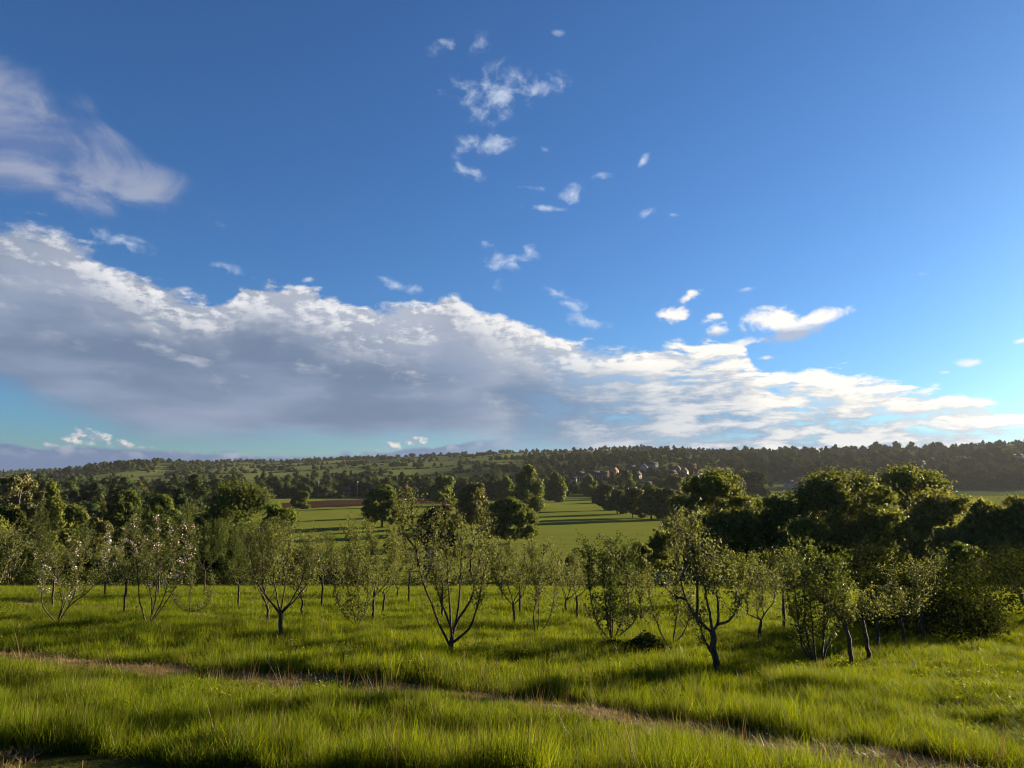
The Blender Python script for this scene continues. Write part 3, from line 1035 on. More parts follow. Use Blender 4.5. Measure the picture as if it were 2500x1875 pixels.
orchard(-78, 1575, 1285, 130, 'apple tree at the left picture edge reaching in with bare upright branches', 48, leaves=2200, r0=0.08, blossom=0.06, group=G,
        limbs_px=[[(-78, 1565), (-40, 1470), (0, 1421), (35, 1385), (52, 1320)], [(-78, 1565), (-30, 1480), (2, 1400), (26, 1345), (30, 1300)],
                  [(-78, 1565), (-60, 1450), (-20, 1350), (5, 1300)], [(-78, 1565), (-120, 1450), (-140, 1330)]])
orchard(385, 1452, 1236, 70, 'tall windswept fruit tree in the back row behind the three stemmed blossoming tree', 49, leaves=3800, leaf=0.085, nl=5, mat='pear leaf', group=G)
orchard(498, 1450, 1232, 72, 'tall bright green fruit tree in the back row left of the bushy V forked tree', 50, leaves=4200, leaf=0.085, nl=5, mat='pear leaf', group=G)
orchard(640, 1452, 1268, 60, 'yellowish green back row fruit tree behind the wide forked tree', 51, leaves=3400, leaf=0.08, nl=5, group=G)
orchard(838, 1450, 1300, 62, 'back row fruit tree behind the low vase shaped tree', 52, leaves=3400, leaf=0.08, nl=5, mat='pear leaf', group=G)
orchard(1160, 1450, 1318, 55, 'back row fruit tree hidden behind the right limbs of the big central tree', 53, leaves=2600, leaf=0.08, nl=4, group=G)
orchard(1440, 1452, 1345, 55, 'back row fruit tree left of the dense many stemmed pear tree', 54, leaves=2600, leaf=0.08, nl=4, group=G)
orchard(1800, 1478, 1350, 58, 'back row fruit tree right behind the large leaning tree', 55, leaves=2600, leaf=0.08, nl=4, group=G)


def shrub(base, rx, ry, h, label, seed, n, card, mat='dark leaf', cat='bush', group=None, name='bush', stems=6, core=True):
    """dome of leaves on several stems, down to the ground"""
    rng = np.random.default_rng(seed)
    root = link(name, None, loc=base)
    mb = MB()
    for i in range(stems):
        a = rng.uniform(0, 6.28)
        e = (math.cos(a) * rx * 0.55, math.sin(a) * ry * 0.55, h * rng.uniform(0.5, 0.8))
        mb.tube(resample([(0.1 * math.cos(a), 0.1 * math.sin(a), -0.1), (e[0] * 0.4, e[1] * 0.4, e[2] * 0.5), e], 5)[0],
                np.linspace(0.03, 0.008, 5) * max(1, h / 2), 5)
    tag(link('stems', mb.mesh('stems', [MAT['bark']], True), root), kind='stuff')
    d = rng.normal(size=(n, 3))
    d[:, 2] = np.abs(d[:, 2]) * 0.9
    d /= np.linalg.norm(d, axis=1)[:, None]
    lump = 1 + 0.22 * vnoise(d[:, 0] * 3.1 + seed, d[:, 1] * 3.1 + d[:, 2] * 2.7, 3) + 0.12 * vnoise(d[:, 0] * 8 + seed, d[:, 1] * 8 + d[:, 2] * 7, 4)
    r = lump * rng.uniform(0.55, 1.06, n) ** 0.5
    C = d * r[:, None] * np.array([rx, ry, h])
    C[:, 2] = np.abs(C[:, 2])
    V, F = leaf_cards(C, card * rng.uniform(0.6, 1.3, n), rng, N=d, jitter=0.9, aspect=0.7)
    link('foliage', mesh_np('foliage', V, F, np.repeat(np.clip(rng.normal(0.45, 0.28, n), 0, 1), 4), [MAT[mat]]), root)
    tag(root, label, cat, group)
    return root


b = ground_at(1580, 1602)
shrub(b, 0.52, 0.45, 0.52, 'low dark bramble bush in the grass beside the dense pear tree', 61, 2600, 0.06, 'dark leaf', name='bramble_bush')
b = ground_at(2255, 1550)
kk = b.y / FPX
shrub(b, 135 * kk, 3.0, at_depth(2255, 1362, b.y).z - b.z, 'big dense round bush on the right behind the young apple trees', 62, 15000, 0.10, 'dark leaf', stems=9)
b = ground_at(2530, 1512)
shrub(b, 2.2, 2.0, 2.7, 'leafy bush at the right picture edge by the shaded grass', 63, 5000, 0.10, 'dark leaf')
b = ground_at(1490, 1592)
shrub(b, 0.5, 0.35, 0.32, 'flat tangle of brambles left of the low dark bramble bush', 64, 700, 0.06, 'dark leaf', name='bramble_bush')
# shrubs of the hedge along the lower orchard boundary
hd = [(-60, 54, 2.6, 3.8), (45, 54, 2.6, 3.6), (118, 56, 1.7, 2.2), (205, 58, 1.8, 2.0), (300, 58, 2.0, 2.2), (430, 58, 2.1, 2.4), (560, 58, 2.0, 2.2), (700, 60, 2.2, 2.2),
      (820, 60, 2.2, 2.8), (935, 60, 2.2, 2.6), (1060, 60, 2.0, 1.9), (1165, 60, 2.0, 1.9), (1300, 60, 2.2, 1.9), (1420, 58, 2.0, 2.4), (1545, 56, 1.8, 2.7),
      (1660, 56, 2.2, 2.0), (1775, 54, 2.2, 2.6), (1890, 52, 2.2, 3.0), (2010, 50, 2.2, 3.2), (2120, 50, 2.2, 3.4), (2420, 47, 2.4, 3.0)]
near = ['the left picture edge', 'the far left blossoming tree', 'the slim trunk on the left', 'the pink flowered tree', 'the wavy leaning trunk', 'the little spreading tree',
        'the bushy V forked tree', 'the wide forked tree', 'the low vase shaped tree', 'the tree leaning right', 'the left limb of the big central tree',
        'the right limb of the big central tree', 'the lyre shaped tree', 'the far V forked tree', 'the dense many stemmed pear tree', 'the leaning tree left branch',
        'the leaning tree crown', 'the straight trunked tree', 'the many stemmed clump', 'the sparse young trees', 'the big round bush']
for i, (px, dep, rx, h) in enumerate(hd):
    p = on_depth(px, dep + 1.5 * math.sin(i * 2.1))
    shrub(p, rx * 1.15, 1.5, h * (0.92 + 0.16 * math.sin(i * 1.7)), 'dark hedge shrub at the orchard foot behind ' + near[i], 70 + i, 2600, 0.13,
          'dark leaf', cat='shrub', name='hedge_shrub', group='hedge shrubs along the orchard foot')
# ------------------------------------------------------------------ grass
def hidden_collection(name):
    return bpy.data.collections.new(name)      # not linked to the scene: only a source for the instances


def blade_tuft(name, seed, n, radius, h, width, mat, lean=0.35, curl=0.5, segs=3, heads=0.0, tint=(0.45, 0.25)):
    rng = np.random.default_rng(seed)
    a = rng.uniform(0, 6.28, n)
    r = radius * np.sqrt(rng.uniform(0, 1, n))
    B = np.stack([np.cos(a) * r, np.sin(a) * r, np.full(n, -0.02)], 1)
    d = rng.uniform(0, 6.28, n)
    D = np.stack([np.cos(d), np.sin(d), np.zeros(n)], 1)
    f = rng.uniform(0, 6.28, n)
    W = np.stack([np.cos(f), np.sin(f), np.zeros(n)], 1)
    hh = h * rng.uniform(0.45, 1.1, n)
    ln = lean * rng.uniform(0.1, 1.0, n)
    cu = curl * rng.uniform(0, 1.0, n) ** 1.5
    rows = []
    for k in range(segs + 1):
        t = k / segs
        p = B + D * ((ln * t + cu * t * t) * hh * 0.8)[:, None]
        p[:, 2] += hh * (t - 0.30 * cu * t * t)
        w = width * (1 - t ** 1.6) * rng.uniform(0.8, 1.2, n)
        if k < segs:
            rows.append(p - W * w[:, None] / 2)
            rows.append(p + W * w[:, None] / 2)
        else:
            rows.append(p)
    V = np.stack(rows, 1)                     # n, 2*segs+1, 3
    m = 2 * segs + 1
    i = np.arange(n)[:, None] * m
    F4 = np.concatenate([i + np.array([[2 * k, 2 * k + 1, 2 * k + 3, 2 * k + 2]]) for k in range(segs - 1)])
    F3 = i + np.array([[2 * segs - 2, 2 * segs - 1, 2 * segs]])
    tn = np.repeat(np.clip(rng.normal(tint[0], tint[1], n), 0, 1), m)
    me = mesh_np(name, V.reshape(-1, 3), [F4, F3], tn, [MAT[mat]])
    return bpy.data.objects.new(name, me)


def scatter(name, pts, rot, scl, idx, coll, label):
    """one 'stuff' object: instances of the collection's meshes on points"""
    me = bpy.data.meshes.new(name)
    me.vertices.add(len(pts))
    me.vertices.foreach_set('co', np.asarray(pts, dtype=np.float32).ravel())
    for nm, arr in (('rot', rot), ('scl', scl)):
        at = me.attributes.new(nm, 'FLOAT_VECTOR', 'POINT')
        at.data.foreach_set('vector', np.asarray(arr, dtype=np.float32).ravel())
    at = me.attributes.new('idx', 'INT', 'POINT')
    at.data.foreach_set('value', np.asarray(idx, dtype=np.int32))
    o = link(name, me)
    ng = bpy.data.node_groups.new(name, 'GeometryNodeTree')
    ng.interface.new_socket('Geometry', in_out='INPUT', socket_type='NodeSocketGeometry')
    ng.interface.new_socket('Geometry', in_out='OUTPUT', socket_type='NodeSocketGeometry')
    N = ng.nodes
    gi, go = N.new('NodeGroupInput'), N.new('NodeGroupOutput')
    ci = N.new('GeometryNodeCollectionInfo')
    ci.inputs['Collection'].default_value = coll
    ci.inputs['Separate Children'].default_value = True
    ci.inputs['Reset Children'].default_value = True
    ip = N.new('GeometryNodeInstanceOnPoints')
    ip.inputs['Pick Instance'].default_value = True

    def attr(nm, ty):
        a = N.new('GeometryNodeInputNamedAttribute')
        a.data_type = ty
        a.inputs['Name'].default_value = nm
        return [s for s in a.outputs if s.enabled][0]
    L = ng.links
    mtp = N.new('GeometryNodeMeshToPoints')
    L.new(gi.outputs[0], mtp.inputs['Mesh'])
    L.new(mtp.outputs[0], ip.inputs['Points'])
    L.new(ci.outputs[0], ip.inputs['Instance'])
    L.new(attr('idx', 'INT'), ip.inputs['Instance Index'])
    e2r = N.new('FunctionNodeEulerToRotation')
    L.new(attr('rot', 'FLOAT_VECTOR'), e2r.inputs[0])
    L.new(e2r.outputs[0], ip.inputs['Rotation'])
    L.new(attr('scl', 'FLOAT_VECTOR'), ip.inputs['Scale'])
    L.new(ip.outputs[0], go.inputs[0])
    md = o.modifiers.new('scatter', 'NODES')
    md.node_group = ng
    tag(o, label, kind='stuff')
    return o


def dist_to(line, x, y):
    d = np.full(len(x), 1e9)
    for s in range(0, len(line), 2):
        d = np.minimum(d, np.hypot(x - line[s, 0], y - line[s, 1]))
    return d


# near edge of the tall grass, beyond which the ground at our feet is mown
EDGE = np.array([[p.x, p.y] for p in (ground_at(a, b) for a, b in
                 ((-500, 1815), (0, 1840), (300, 1858), (600, 1884), (900, 1915), (1250, 1940), (1800, 1985), (2600, 2010)))])


def build_grass():
    rng = np.random.default_rng(5)
    zones = [  # y0, y1, density, blades, radius, height, width, variants
        (5.8, 14.0, 350, 13, 0.085, 0.34, 0.0066, 8, 4),
        (14.0, 27.0, 150, 16, 0.12, 0.32, 0.0090, 7, 3),
        (27.0, 66.0, 46, 20, 0.20, 0.30, 0.014, 5, 3)]
    for zi, (y0, y1, dens, nb, rad, hh, wd, nv, sg) in enumerate(zones):
        coll = hidden_collection('grass tufts %d' % zi)
        for v in range(nv):
            coll.objects.link(blade_tuft('grass_tuft', 100 * zi + v, nb, rad, hh, wd, 'grass', 0.55, 0.9 if v % 3 == 0 else 0.45, sg))
        coll.objects.link(blade_tuft('straw_tuft', 100 * zi + 60, nb // 2, rad, hh * 1.1, wd, 'straw', 0.5, 0.6, sg))
        ymax = y1
        xm = 0.80 * y1 + 3
        n = int(dens * 2 * xm * (y1 - y0))
        x = rng.uniform(-xm, xm, n)
        y = rng.uniform(y0, ymax, n)
        keep = np.abs(x) < 0.80 * y + 3
        d1 = dist_to(TRACK, x, y)
        d2 = dist_to(TRACK2, x, y)
        edge = np.interp(x, EDGE[:, 0], EDGE[:, 1])
        keep &= (d1 > 0.52 + 0.22 * vnoise(x / 0.9, y / 0.9, 31)) & (d2 > 0.42 + 0.15 * vnoise(x, y, 32)) & (y > edge + 0.15 * vnoise(x / 0.6, y / 0.6, 33))
        clump = np.clip(0.5 + 0.45 * vnoise(x / 0.62, y / 0.55, 34) + 0.3 * vnoise(x / 0.27, y / 0.25, 39), 0, 1)
        big = 0.5 + 0.5 * vnoise(x / 3.2, y / 2.6, 35)
        keep &= rng.uniform(0, 1, n) < 0.28 + 0.85 * clump
        x, y, clump, big, d1 = x[keep], y[keep], clump[keep], big[keep], d1[keep]
        z = height(x, y)
        hs = (0.34 + 0.75 * clump ** 1.4 + 0.45 * big) * rng.uniform(0.75, 1.2, len(x))
        side = y < np.interp(x, TRACK[:, 0], TRACK[:, 1])            # near side of the path
        hs *= np.where(side, np.clip(0.26 + (d1 - 0.55) * 0.5, 0.26, 1.0), np.where(d1 < 1.6, 1.15, 1.0))
        # grass is shorter and wind-combed on the right of the meadow
        hs *= 1 - 0.25 * np.clip((x - 0.25 * y) / (0.3 * y), 0, 1)
        hs *= 1 + 0.65 * np.clip(1 - (y - np.interp(x, EDGE[:, 0], EDGE[:, 1])) / 1.3, 0, 1)     # fringe raised on purpose to cast shade along the near edge
        rot = np.stack([0.16 * vnoise(x / 1.6, y / 1.6, 37) + rng.normal(0, 0.06, len(x)),
                        -0.10 + 0.18 * vnoise(x / 1.9, y / 1.9, 38) + rng.normal(0, 0.06, len(x)), rng.uniform(0, 6.28, len(x))], 1)
        scl = np.stack([np.ones(len(x)), np.ones(len(x)), hs], 1) * rng.uniform(0.85, 1.15, len(x))[:, None]
        scatter('meadow_grass', np.stack([x, y, z], 1), rot, scl, np.where(rng.uniform(0, 1, len(x)) < 0.035, nv, rng.integers(0, nv, len(x))), coll,
                ('tall green meadow grass nearest the camera', 'tall green meadow grass among the front apple trees', 'green grass under the back rows of the orchard')[zi])
    # tall seeding stalks standing out of the grass along the path
    coll = hidden_collection('stalks')
    for v in range(4):
        coll.objects.link(blade_tuft('grass_stalk', 500 + v, 3, 0.10, 0.72, 0.005, 'straw', 0.25, 0.6, 5, tint=(0.6, 0.2)))
    n = 2600
    k = rng.integers(0, len(TRACK), n)
    x = TRACK[k, 0] + rng.normal(0, 1.1, n)
    y = TRACK[k, 1] - 0.75 + rng.normal(0, 0.8, n)
    z = height(x, y)
    keep = (dist_to(TRACK, x, y) > 0.5) & (y > np.interp(x, EDGE[:, 0], EDGE[:, 1]) + 0.2)
    x, y, z = x[keep][:700], y[keep][:700], z[keep][:700]
    n = len(x)
    scatter('grass_stalks', np.stack([x, y, z], 1), np.stack([rng.normal(0, .12, n), rng.normal(.1, .12, n), rng.uniform(0, 6.28, n)], 1),
            np.repeat(rng.uniform(0.7, 1.15, n)[:, None], 3, 1), rng.integers(0, 4, n), coll, 'pale thin grass stalks beside the mown path')
    # cut dry stubble on the paths and at our feet
    coll = hidden_collection('stubble')
    for v in range(5):
        coll.objects.link(blade_tuft('stubble_tuft', 600 + v, 14, 0.10, 0.085, 0.006, 'straw', 1.6, 1.2, 2))
    for v in range(2):
        coll.objects.link(blade_tuft('stubble_tuft', 620 + v, 9, 0.09, 0.10, 0.006, 'grass', 0.8, 0.8, 2))
    X, Y = [], []
    for T, w, per in ((TRACK, 0.62, 46), (TRACK2, 0.45, 14)):
        k = rng.integers(0, len(T), len(T) * per // 2)
        X.append(T[k, 0] + rng.uniform(-w, w, len(k)))
        Y.append(T[k, 1] + rng.uniform(-w, w, len(k)))
    n = 16000
    x = rng.uniform(-10, 10, n)
    y = rng.uniform(5.0, 9.2, n)
    e = np.interp(x, EDGE[:, 0], EDGE[:, 1])
    keep = (y < e + 0.1) & (x < -5.3 + 0.3 * vnoise(x, y, 44))
    X.append(x[keep])
    Y.append(y[keep])
    x, y = np.concatenate(X), np.concatenate(Y)
    n = len(x)
    scatter('dry_stubble', np.stack([x, y, height(x, y) + 0.03], 1), np.stack([rng.normal(0, .2, n), rng.normal(0, .2, n), rng.uniform(0, 6.28, n)], 1),
            np.repeat(rng.uniform(0.6, 1.5, n)[:, None], 3, 1), rng.integers(0, 7, n), coll, 'straw coloured cut stubble on the mown paths')
    # broad weed leaves and a few pale seed heads in the sward
    coll = hidden_collection('weeds')
    for v in range(4):
        r2 = np.random.default_rng(640 + v)
        nn = 16
        a = r2.uniform(0, 6.28, nn)
        C = np.stack([np.cos(a) * r2.uniform(0.03, 0.13, nn), np.sin(a) * r2.uniform(0.03, 0.13, nn), r2.uniform(0.03, 0.26, nn)], 1)
        V, F = leaf_cards(C, r2.uniform(0.03, 0.07, nn), r2, N=np.tile(np.array([0, 0, 1.0]), (nn, 1)), jitter=0.7, aspect=0.6)
        coll.objects.link(bpy.data.objects.new('weed', mesh_np('weed', V, F, np.repeat(r2.uniform(0.1, 0.9, nn), 4), [MAT['grass']])))
    n = 3600
    y = np.sqrt(rng.uniform(7.0 ** 2, 40 ** 2, n))
    x = rng.uniform(-0.8, 0.8, n) * y
    keep = (dist_to(TRACK, x, y) > 0.8) & (vnoise(x / 1.8, y / 1.8, 41) > 0.05) & (y > np.interp(x, EDGE[:, 0], EDGE[:, 1]) + 0.2)
    x, y = x[keep], y[keep]
    n = len(x)
    scatter('meadow_weeds', np.stack([x, y, height(x, y)], 1), np.stack([rng.normal(0, .15, n), rng.normal(0, .15, n), rng.uniform(0, 6.28, n)], 1),
            np.repeat(rng.uniform(0.7, 1.3, n)[:, None], 3, 1), rng.integers(0, 4, n), coll, 'broad leaved weeds scattered through the meadow grass')

build_grass()


def cane(px, top, bottom, label):
    b = ground_at(px, bottom)
    h = at_depth(px, top, b.y).z - b.z
    mb = MB()
    n = 9
    z = np.linspace(-0.1, h, n)
    r = np.full(n, 0.0055)
    r[1::3] *= 1.35                       # nodes of the cane
    mb.tube(np.stack([0.012 * np.sin(z * 3), z * 0.02, z], 1), r, 7)
    o = link('cane', mb.mesh('cane', [MAT['straw']], True), loc=b)
    tag(o, label, 'cane')


cane(198, 1857, 1890, 'thin pale cane standing at the bottom edge in the shade')
cane(128, 1772, 1830, 'reddish dry cane in front of the tall grass at lower left')
# ------------------------------------------------------------------ larger trees
def ico(sub=1):
    t = (1 + 5 ** 0.5) / 2
    V = [(-1, t, 0), (1, t, 0), (-1, -t, 0), (1, -t, 0), (0, -1, t), (0, 1, t), (0, -1, -t), (0, 1, -t), (t, 0, -1), (t, 0, 1), (-t, 0, -1), (-t, 0, 1)]
    F = [(0, 11, 5), (0, 5, 1), (0, 1, 7), (0, 7, 10), (0, 10, 11), (1, 5, 9), (5, 11, 4), (11, 10, 2), (10, 7, 6), (7, 1, 8),
         (3, 9, 4), (3, 4, 2), (3, 2, 6), (3, 6, 8), (3, 8, 9), (4, 9, 5), (2, 4, 11), (6, 2, 10), (8, 6, 7), (9, 8, 1)]
    V = [np.array(v) / np.linalg.norm(v) for v in V]
    for _ in range(sub):
        mid, G2 = {}, []

        def m(a, b):
            k = (min(a, b), max(a, b))
            if k not in mid:
                v = V[a] + V[b]
                V.append(v / np.linalg.norm(v))
                mid[k] = len(V) - 1
            return mid[k]
        for a, b, c in F:
            ab, bc, ca = m(a, b), m(b, c), m(c, a)
            G2 += [(a, ab, ca), (b, bc, ab), (c, ca, bc), (ab, bc, ca)]
        F = G2
    return np.array(V), np.array(F)


ICO_V, ICO_F = ico(1)


def crown_lobes(rng, h, w, style):
    """centres and radii of the leaf masses of a crown"""
    lobes = []
    if style == 'far':                   # simple merged canopy for distant trees
        n = 11
        for i in range(n):
            a = i * 2.4 + rng.uniform(-0.5, 0.5)
            t = (i * 0.618) % 1.0
            r = w * math.sqrt(max(0.05, 1 - ((t - 0.25) / 0.9) ** 2)) * rng.uniform(0.3, 0.66)
            lobes.append((math.cos(a) * r, math.sin(a) * r, h * (0.22 + 0.56 * t), w * rng.uniform(0.36, 0.58)))
        lobes.append((0, 0, h * 0.3, w * 0.7))
        lobes.append((rng.uniform(-0.15, 0.15) * w, 0, h * 0.84, w * 0.38))
    elif style == 'lime':                # tall, egg shaped, leaves nearly to the ground
        n = 26
        for i in range(n):
            t = (i + rng.uniform(0, 1)) / n
            z = h * (0.10 + 0.84 * t)
            prof = math.sin(math.pi * min(1, (0.16 + 0.84 * t)) ** 0.85) ** 0.75
            r = w * prof * rng.uniform(0.35, 0.75)
            a = rng.uniform(0, 6.28)
            lobes.append((math.cos(a) * r, math.sin(a) * r, z, w * rng.uniform(0.30, 0.44) * (0.55 + 0.6 * prof)))
        lobes.append((0, 0, h * 0.93, w * 0.24))
        lobes.append((0, 0, h * 0.45, w * 0.62))
        lobes.append((0, 0, h * 0.22, w * 0.5))
    elif style == 'round':               # broad dome to the ground
        n = 84
        for i in range(n):
            a = i * 2.4 + rng.uniform(-.5, .5)
            t = (i * 0.618) % 1.0
            z = h * (0.07 + 0.78 * t)
            r = w * math.sqrt(max(0.05, 1 - ((t - 0.28) / 0.86) ** 2)) * rng.uniform(0.62, 1.0)
            lobes.append((math.cos(a) * r, math.sin(a) * r, z, w * rng.uniform(0.13, 0.30)))
        lobes.append((0, 0, h * 0.45, w * 0.7))
        lobes.append((0, 0, h * 0.70, w * 0.55))
        lobes.append((0, 0, h * 0.87, w * 0.34))
    elif style == 'willow':
        n = 24
        for i in range(n):
            a = rng.uniform(0, 6.28)
            t = rng.uniform(0, 1)
            z = h * (0.26 + 0.62 * t)
            r = w * math.sqrt(max(0.05, 1 - (t * 0.9) ** 2)) * rng.uniform(0.45, 1.0)
            lobes.append((math.cos(a) * r, math.sin(a) * r, z, w * rng.uniform(0.20, 0.30)))
        lobes.append((0, 0, h * 0.86, w * 0.3))
    elif style == 'sparse':
        n = 22
        for i in range(n):
            a = rng.uniform(0, 6.28)
            t = rng.uniform(0, 1)
            z = h * (0.35 + 0.60 * t)
            r = w * math.sqrt(max(0.05, 1 - (t * 1.1 - 0.35) ** 2)) * rng.uniform(0.3, 0.95)
            lobes.append((math.cos(a) * r, math.sin(a) * r, z, w * rng.uniform(0.16, 0.26)))
    else:                                # oak: spreading clumps with gaps on visible limbs
        n = 72
        for i in range(n):
            a = i * 2.4 + rng.uniform(-0.4, 0.4)
            t = (i + 0.5) / n
            z = h * (0.16 + 0.72 * t + rng.uniform(-0.06, 0.06))
            r = w * math.sqrt(max(0.06, 1 - (t * 1.12 - 0.22) ** 2)) * rng.uniform(0.42, 1.0)
            lobes.append((math.cos(a) * r, math.sin(a) * r, z, w * rng.uniform(0.11, 0.26)))
        lobes.append((0, 0, h * 0.89, w * 0.28))
    return lobes


def crown_mesh(name, rng, lobes, n, card, mat, core=0.72, droop=0.0, flat=0.8, fullcore=False):
    """leaf cards over the shells of the lobes, an inner leafy mass keeps the crown opaque"""
    mb = MB()
    R = np.array([l[3] for l in lobes])
    wgt = np.minimum(R, 1.5 * np.median(R)) ** 2
    wgt = wgt / wgt.sum()
    if core > 0 and fullcore:
        for (x, y, z, r) in lobes:
            d = ICO_V * (1 + 0.20 * vnoise(ICO_V[:, 0] * 2.3 + x, ICO_V[:, 1] * 2.3 + ICO_V[:, 2] * 1.9 + z, 6))[:, None]
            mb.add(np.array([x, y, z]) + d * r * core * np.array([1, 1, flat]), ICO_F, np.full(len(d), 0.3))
    elif core > 0:                       # leaves inside the crown
        ni = int(n * 0.22)
        w3 = R ** 3 / (R ** 3).sum()
        L = np.array(lobes)[rng.choice(len(lobes), ni, p=w3)]
        d = rng.normal(size=(ni, 3))
        d /= np.linalg.norm(d, axis=1)[:, None]
        C = L[:, :3] + d * (L[:, 3] * 0.8 * rng.uniform(0, 1, ni) ** 0.45)[:, None] * np.array([1, 1, flat])
        C[:, 2] = np.maximum(C[:, 2], 0.2)
        V, F = leaf_cards(C, card * rng.uniform(1.8, 2.9, ni), rng, aspect=0.9)
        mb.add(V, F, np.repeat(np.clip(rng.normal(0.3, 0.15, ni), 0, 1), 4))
    k = rng.choice(len(lobes), n, p=wgt)
    L = np.array(lobes)[k]
    d = rng.normal(size=(n, 3))
    d[:, 2] += 0.25
    d /= np.linalg.norm(d, axis=1)[:, None]
    q = vnoise(d[:, 0] * 3 + L[:, 0], d[:, 1] * 3 + d[:, 2] * 2.6 + L[:, 2], 9)
    r = L[:, 3] * (0.84 + 0.28 * q + rng.normal(0, 0.22, n))
    C = L[:, :3] + d * r[:, None] * np.array([1, 1, flat])
    ax = None
    if droop:
        C[:, 2] -= droop * rng.uniform(0, 1, n) ** 1.4 * L[:, 3] * 3.0
        C[:, :2] += d[:, :2] * (droop * rng.uniform(0, 0.5, n) * L[:, 3])[:, None]
        ax = np.tile(np.array([0.0, 0.0, -1.0]), (n, 1)) + rng.normal(0, 0.35, (n, 3))
    C[:, 2] = np.maximum(C[:, 2], 0.1)
    V, F = leaf_cards(C, card * rng.uniform(0.6, 1.35, n), rng, N=d, jitter=0.6, aspect=0.42 if droop else 0.75, fold=0.2, axis=ax)
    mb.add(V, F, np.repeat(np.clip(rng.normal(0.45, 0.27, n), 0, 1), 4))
    return mb.mesh(name, [MAT[mat]])


def big_tree(base, h, w, label, seed, style='oak', n=7000, card=0.30, mat='oak leaf', group=None, name='oak_tree', cat='tree', core=None,
             trunks=1, droop=0.0, r0=None, limbs=True):
    rng = np.random.default_rng(seed)
    root = link(name, None, loc=base)
    lobes = crown_lobes(rng, h, w, style)
    r0 = r0 or 0.022 * h + 0.05
    tops = []
    for t in range(trunks):
        mb = MB()
        ox, oy = (0, 0) if trunks == 1 else (rng.uniform(-0.18, 0.18) * w, rng.uniform(-0.1, 0.1) * w)
        lx = ox * 2.0 + rng.normal(0, 0.04) * w
        hh = h * (0.62 if style in ('lime', 'sparse') else 0.42)
        P, _ = resample([(ox, oy, -0.4), (ox * 1.1, oy, hh * 0.3), (lx * 0.8, oy, hh * 0.7), (lx, oy * 1.5, hh)], 10)
        P[2:] += np.cumsum(rng.normal(0, 0.012 * h * 0.5, (8, 3)) * np.array([1, 1, 0.2]), axis=0)
        rr = r0 * np.linspace(1.15, 0.55, 10) / math.sqrt(trunks)
        rr[0] *= 1.5
        mb.tube(P, rr, 9)
        link('trunk', mb.mesh('trunk', [MAT['bark']], True), root)
        tops.append(P)
    if limbs:
        order = sorted(range(len(lobes)), key=lambda i: -lobes[i][3])[:16 if style in ('oak', 'sparse') else 7]
        if style == 'sparse':
            order = range(len(lobes))
        for i in order:
            x, y, z, r = lobes[i]
            P = tops[i % len(tops)]
            s = P[min(9, 4 + int(5 * min(1, z / h)))]
            e = np.array([x, y, z])
            m = s * 0.45 + e * 0.55 + np.array([0, 0, -0.05 * h]) + rng.normal(0, 0.02 * h, 3)
            mb = MB()
            mb.tube(resample([s, m, e], 8)[0], r0 * np.linspace(0.5, 0.10, 8) / math.sqrt(trunks), 6)
            for q in range(5 if style in ('oak', 'sparse') else 0):        # finer branches
                tip = e + rng.normal(0, 0.7, 3) * r + np.array([0, 0, 0.3 * r])
                mb.tube([m * 0.4 + e * 0.6, (e + tip) / 2, tip], np.array([0.18, 0.10, 0.03]) * r0 * 0.7, 4, cap=False)
            link('limb', mb.mesh('limb', [MAT['bark']], True), root)
    c = core if core is not None else {'oak': 0.36, 'lime': 0.60, 'round': 0.55, 'willow': 0.40, 'sparse': 0.0}[style]
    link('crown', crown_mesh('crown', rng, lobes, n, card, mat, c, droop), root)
    tag(root, label, cat, group)
    return root


def tree_px(px, top, hw, label, seed, base_y=None, depth=None, **kw):
    """a tree from its top and half width in pixels, standing on the ground at base_y or at a depth"""
    b = ground_at(px, base_y) if base_y else on_depth(px, depth)
    h = at_depth(px, top, b.y).z - b.z
    w = hw * b.y / FPX * (1.12 if kw.get('style') == 'oak' else 1.0) * (1.28 if kw.get('group') == 'big trees on the right slope' else 1.0)
    w = min(w, 0.62 * h) if kw.get('group') == 'big trees on the right slope' else w
    kw.setdefault('card', max(0.18, b.y * 0.0033))
    kw['n'] = int(kw['n'] * 1.35)
    return big_tree(b, h, w, label, seed, **kw)


P_ = 'parkland trees'
# parkland
tree_px(932, 1186, 47, 'lone spreading sycamore in the parkland in front of the brown field', 201, 1287, style='oak', n=7000, mat='lime leaf', group=P_, name='sycamore_tree')
tree_px(1079, 1160, 36, 'dark rounded lime tree reaching the ground right of the brown field', 202, 1237, style='round', n=6000, mat='lime leaf', group=P_, name='lime_tree')
tree_px(1153, 1176, 44, 'half bare ivy clad tree right of the copper bush in the parkland', 203, 1299, style='oak', n=4200, mat='olive leaf', group=P_, name='ivy_clad_tree')
tree_px(1244, 1217, 56, 'low broad oak on a short dark trunk in the middle of the lawn', 204, 1327, style='oak', n=7000, mat='lime leaf', group=P_)
tree_px(1290, 1133, 38, 'tallest lime tree of the parkland behind the low broad oak', 205, 1256, style='lime', n=8000, mat='lime leaf', group=P_, name='lime_tree')
tree_px(1236, 1164, 24, 'slim dark lime tree left of the tallest lime tree', 206, 1232, style='lime', n=4500, mat='lime leaf', group=P_, name='lime_tree')
tree_px(1357, 1153, 26, 'dark upright lime tree standing alone right of the tallest lime tree', 207, 1226, style='lime', n=5000, mat='lime leaf', group=P_, name='lime_tree')
tree_px(1438, 1160, 18, 'small upright lime tree by the far end of the lawn', 208, 1211, style='lime', n=3500, mat='lime leaf', group=P_, name='lime_tree')
tree_px(1528, 1148, 19, 'pointed dark tree rising behind the brownish copse', 209, 1205, style='lime', n=3500, mat='lime leaf', group=P_, name='lime_tree')
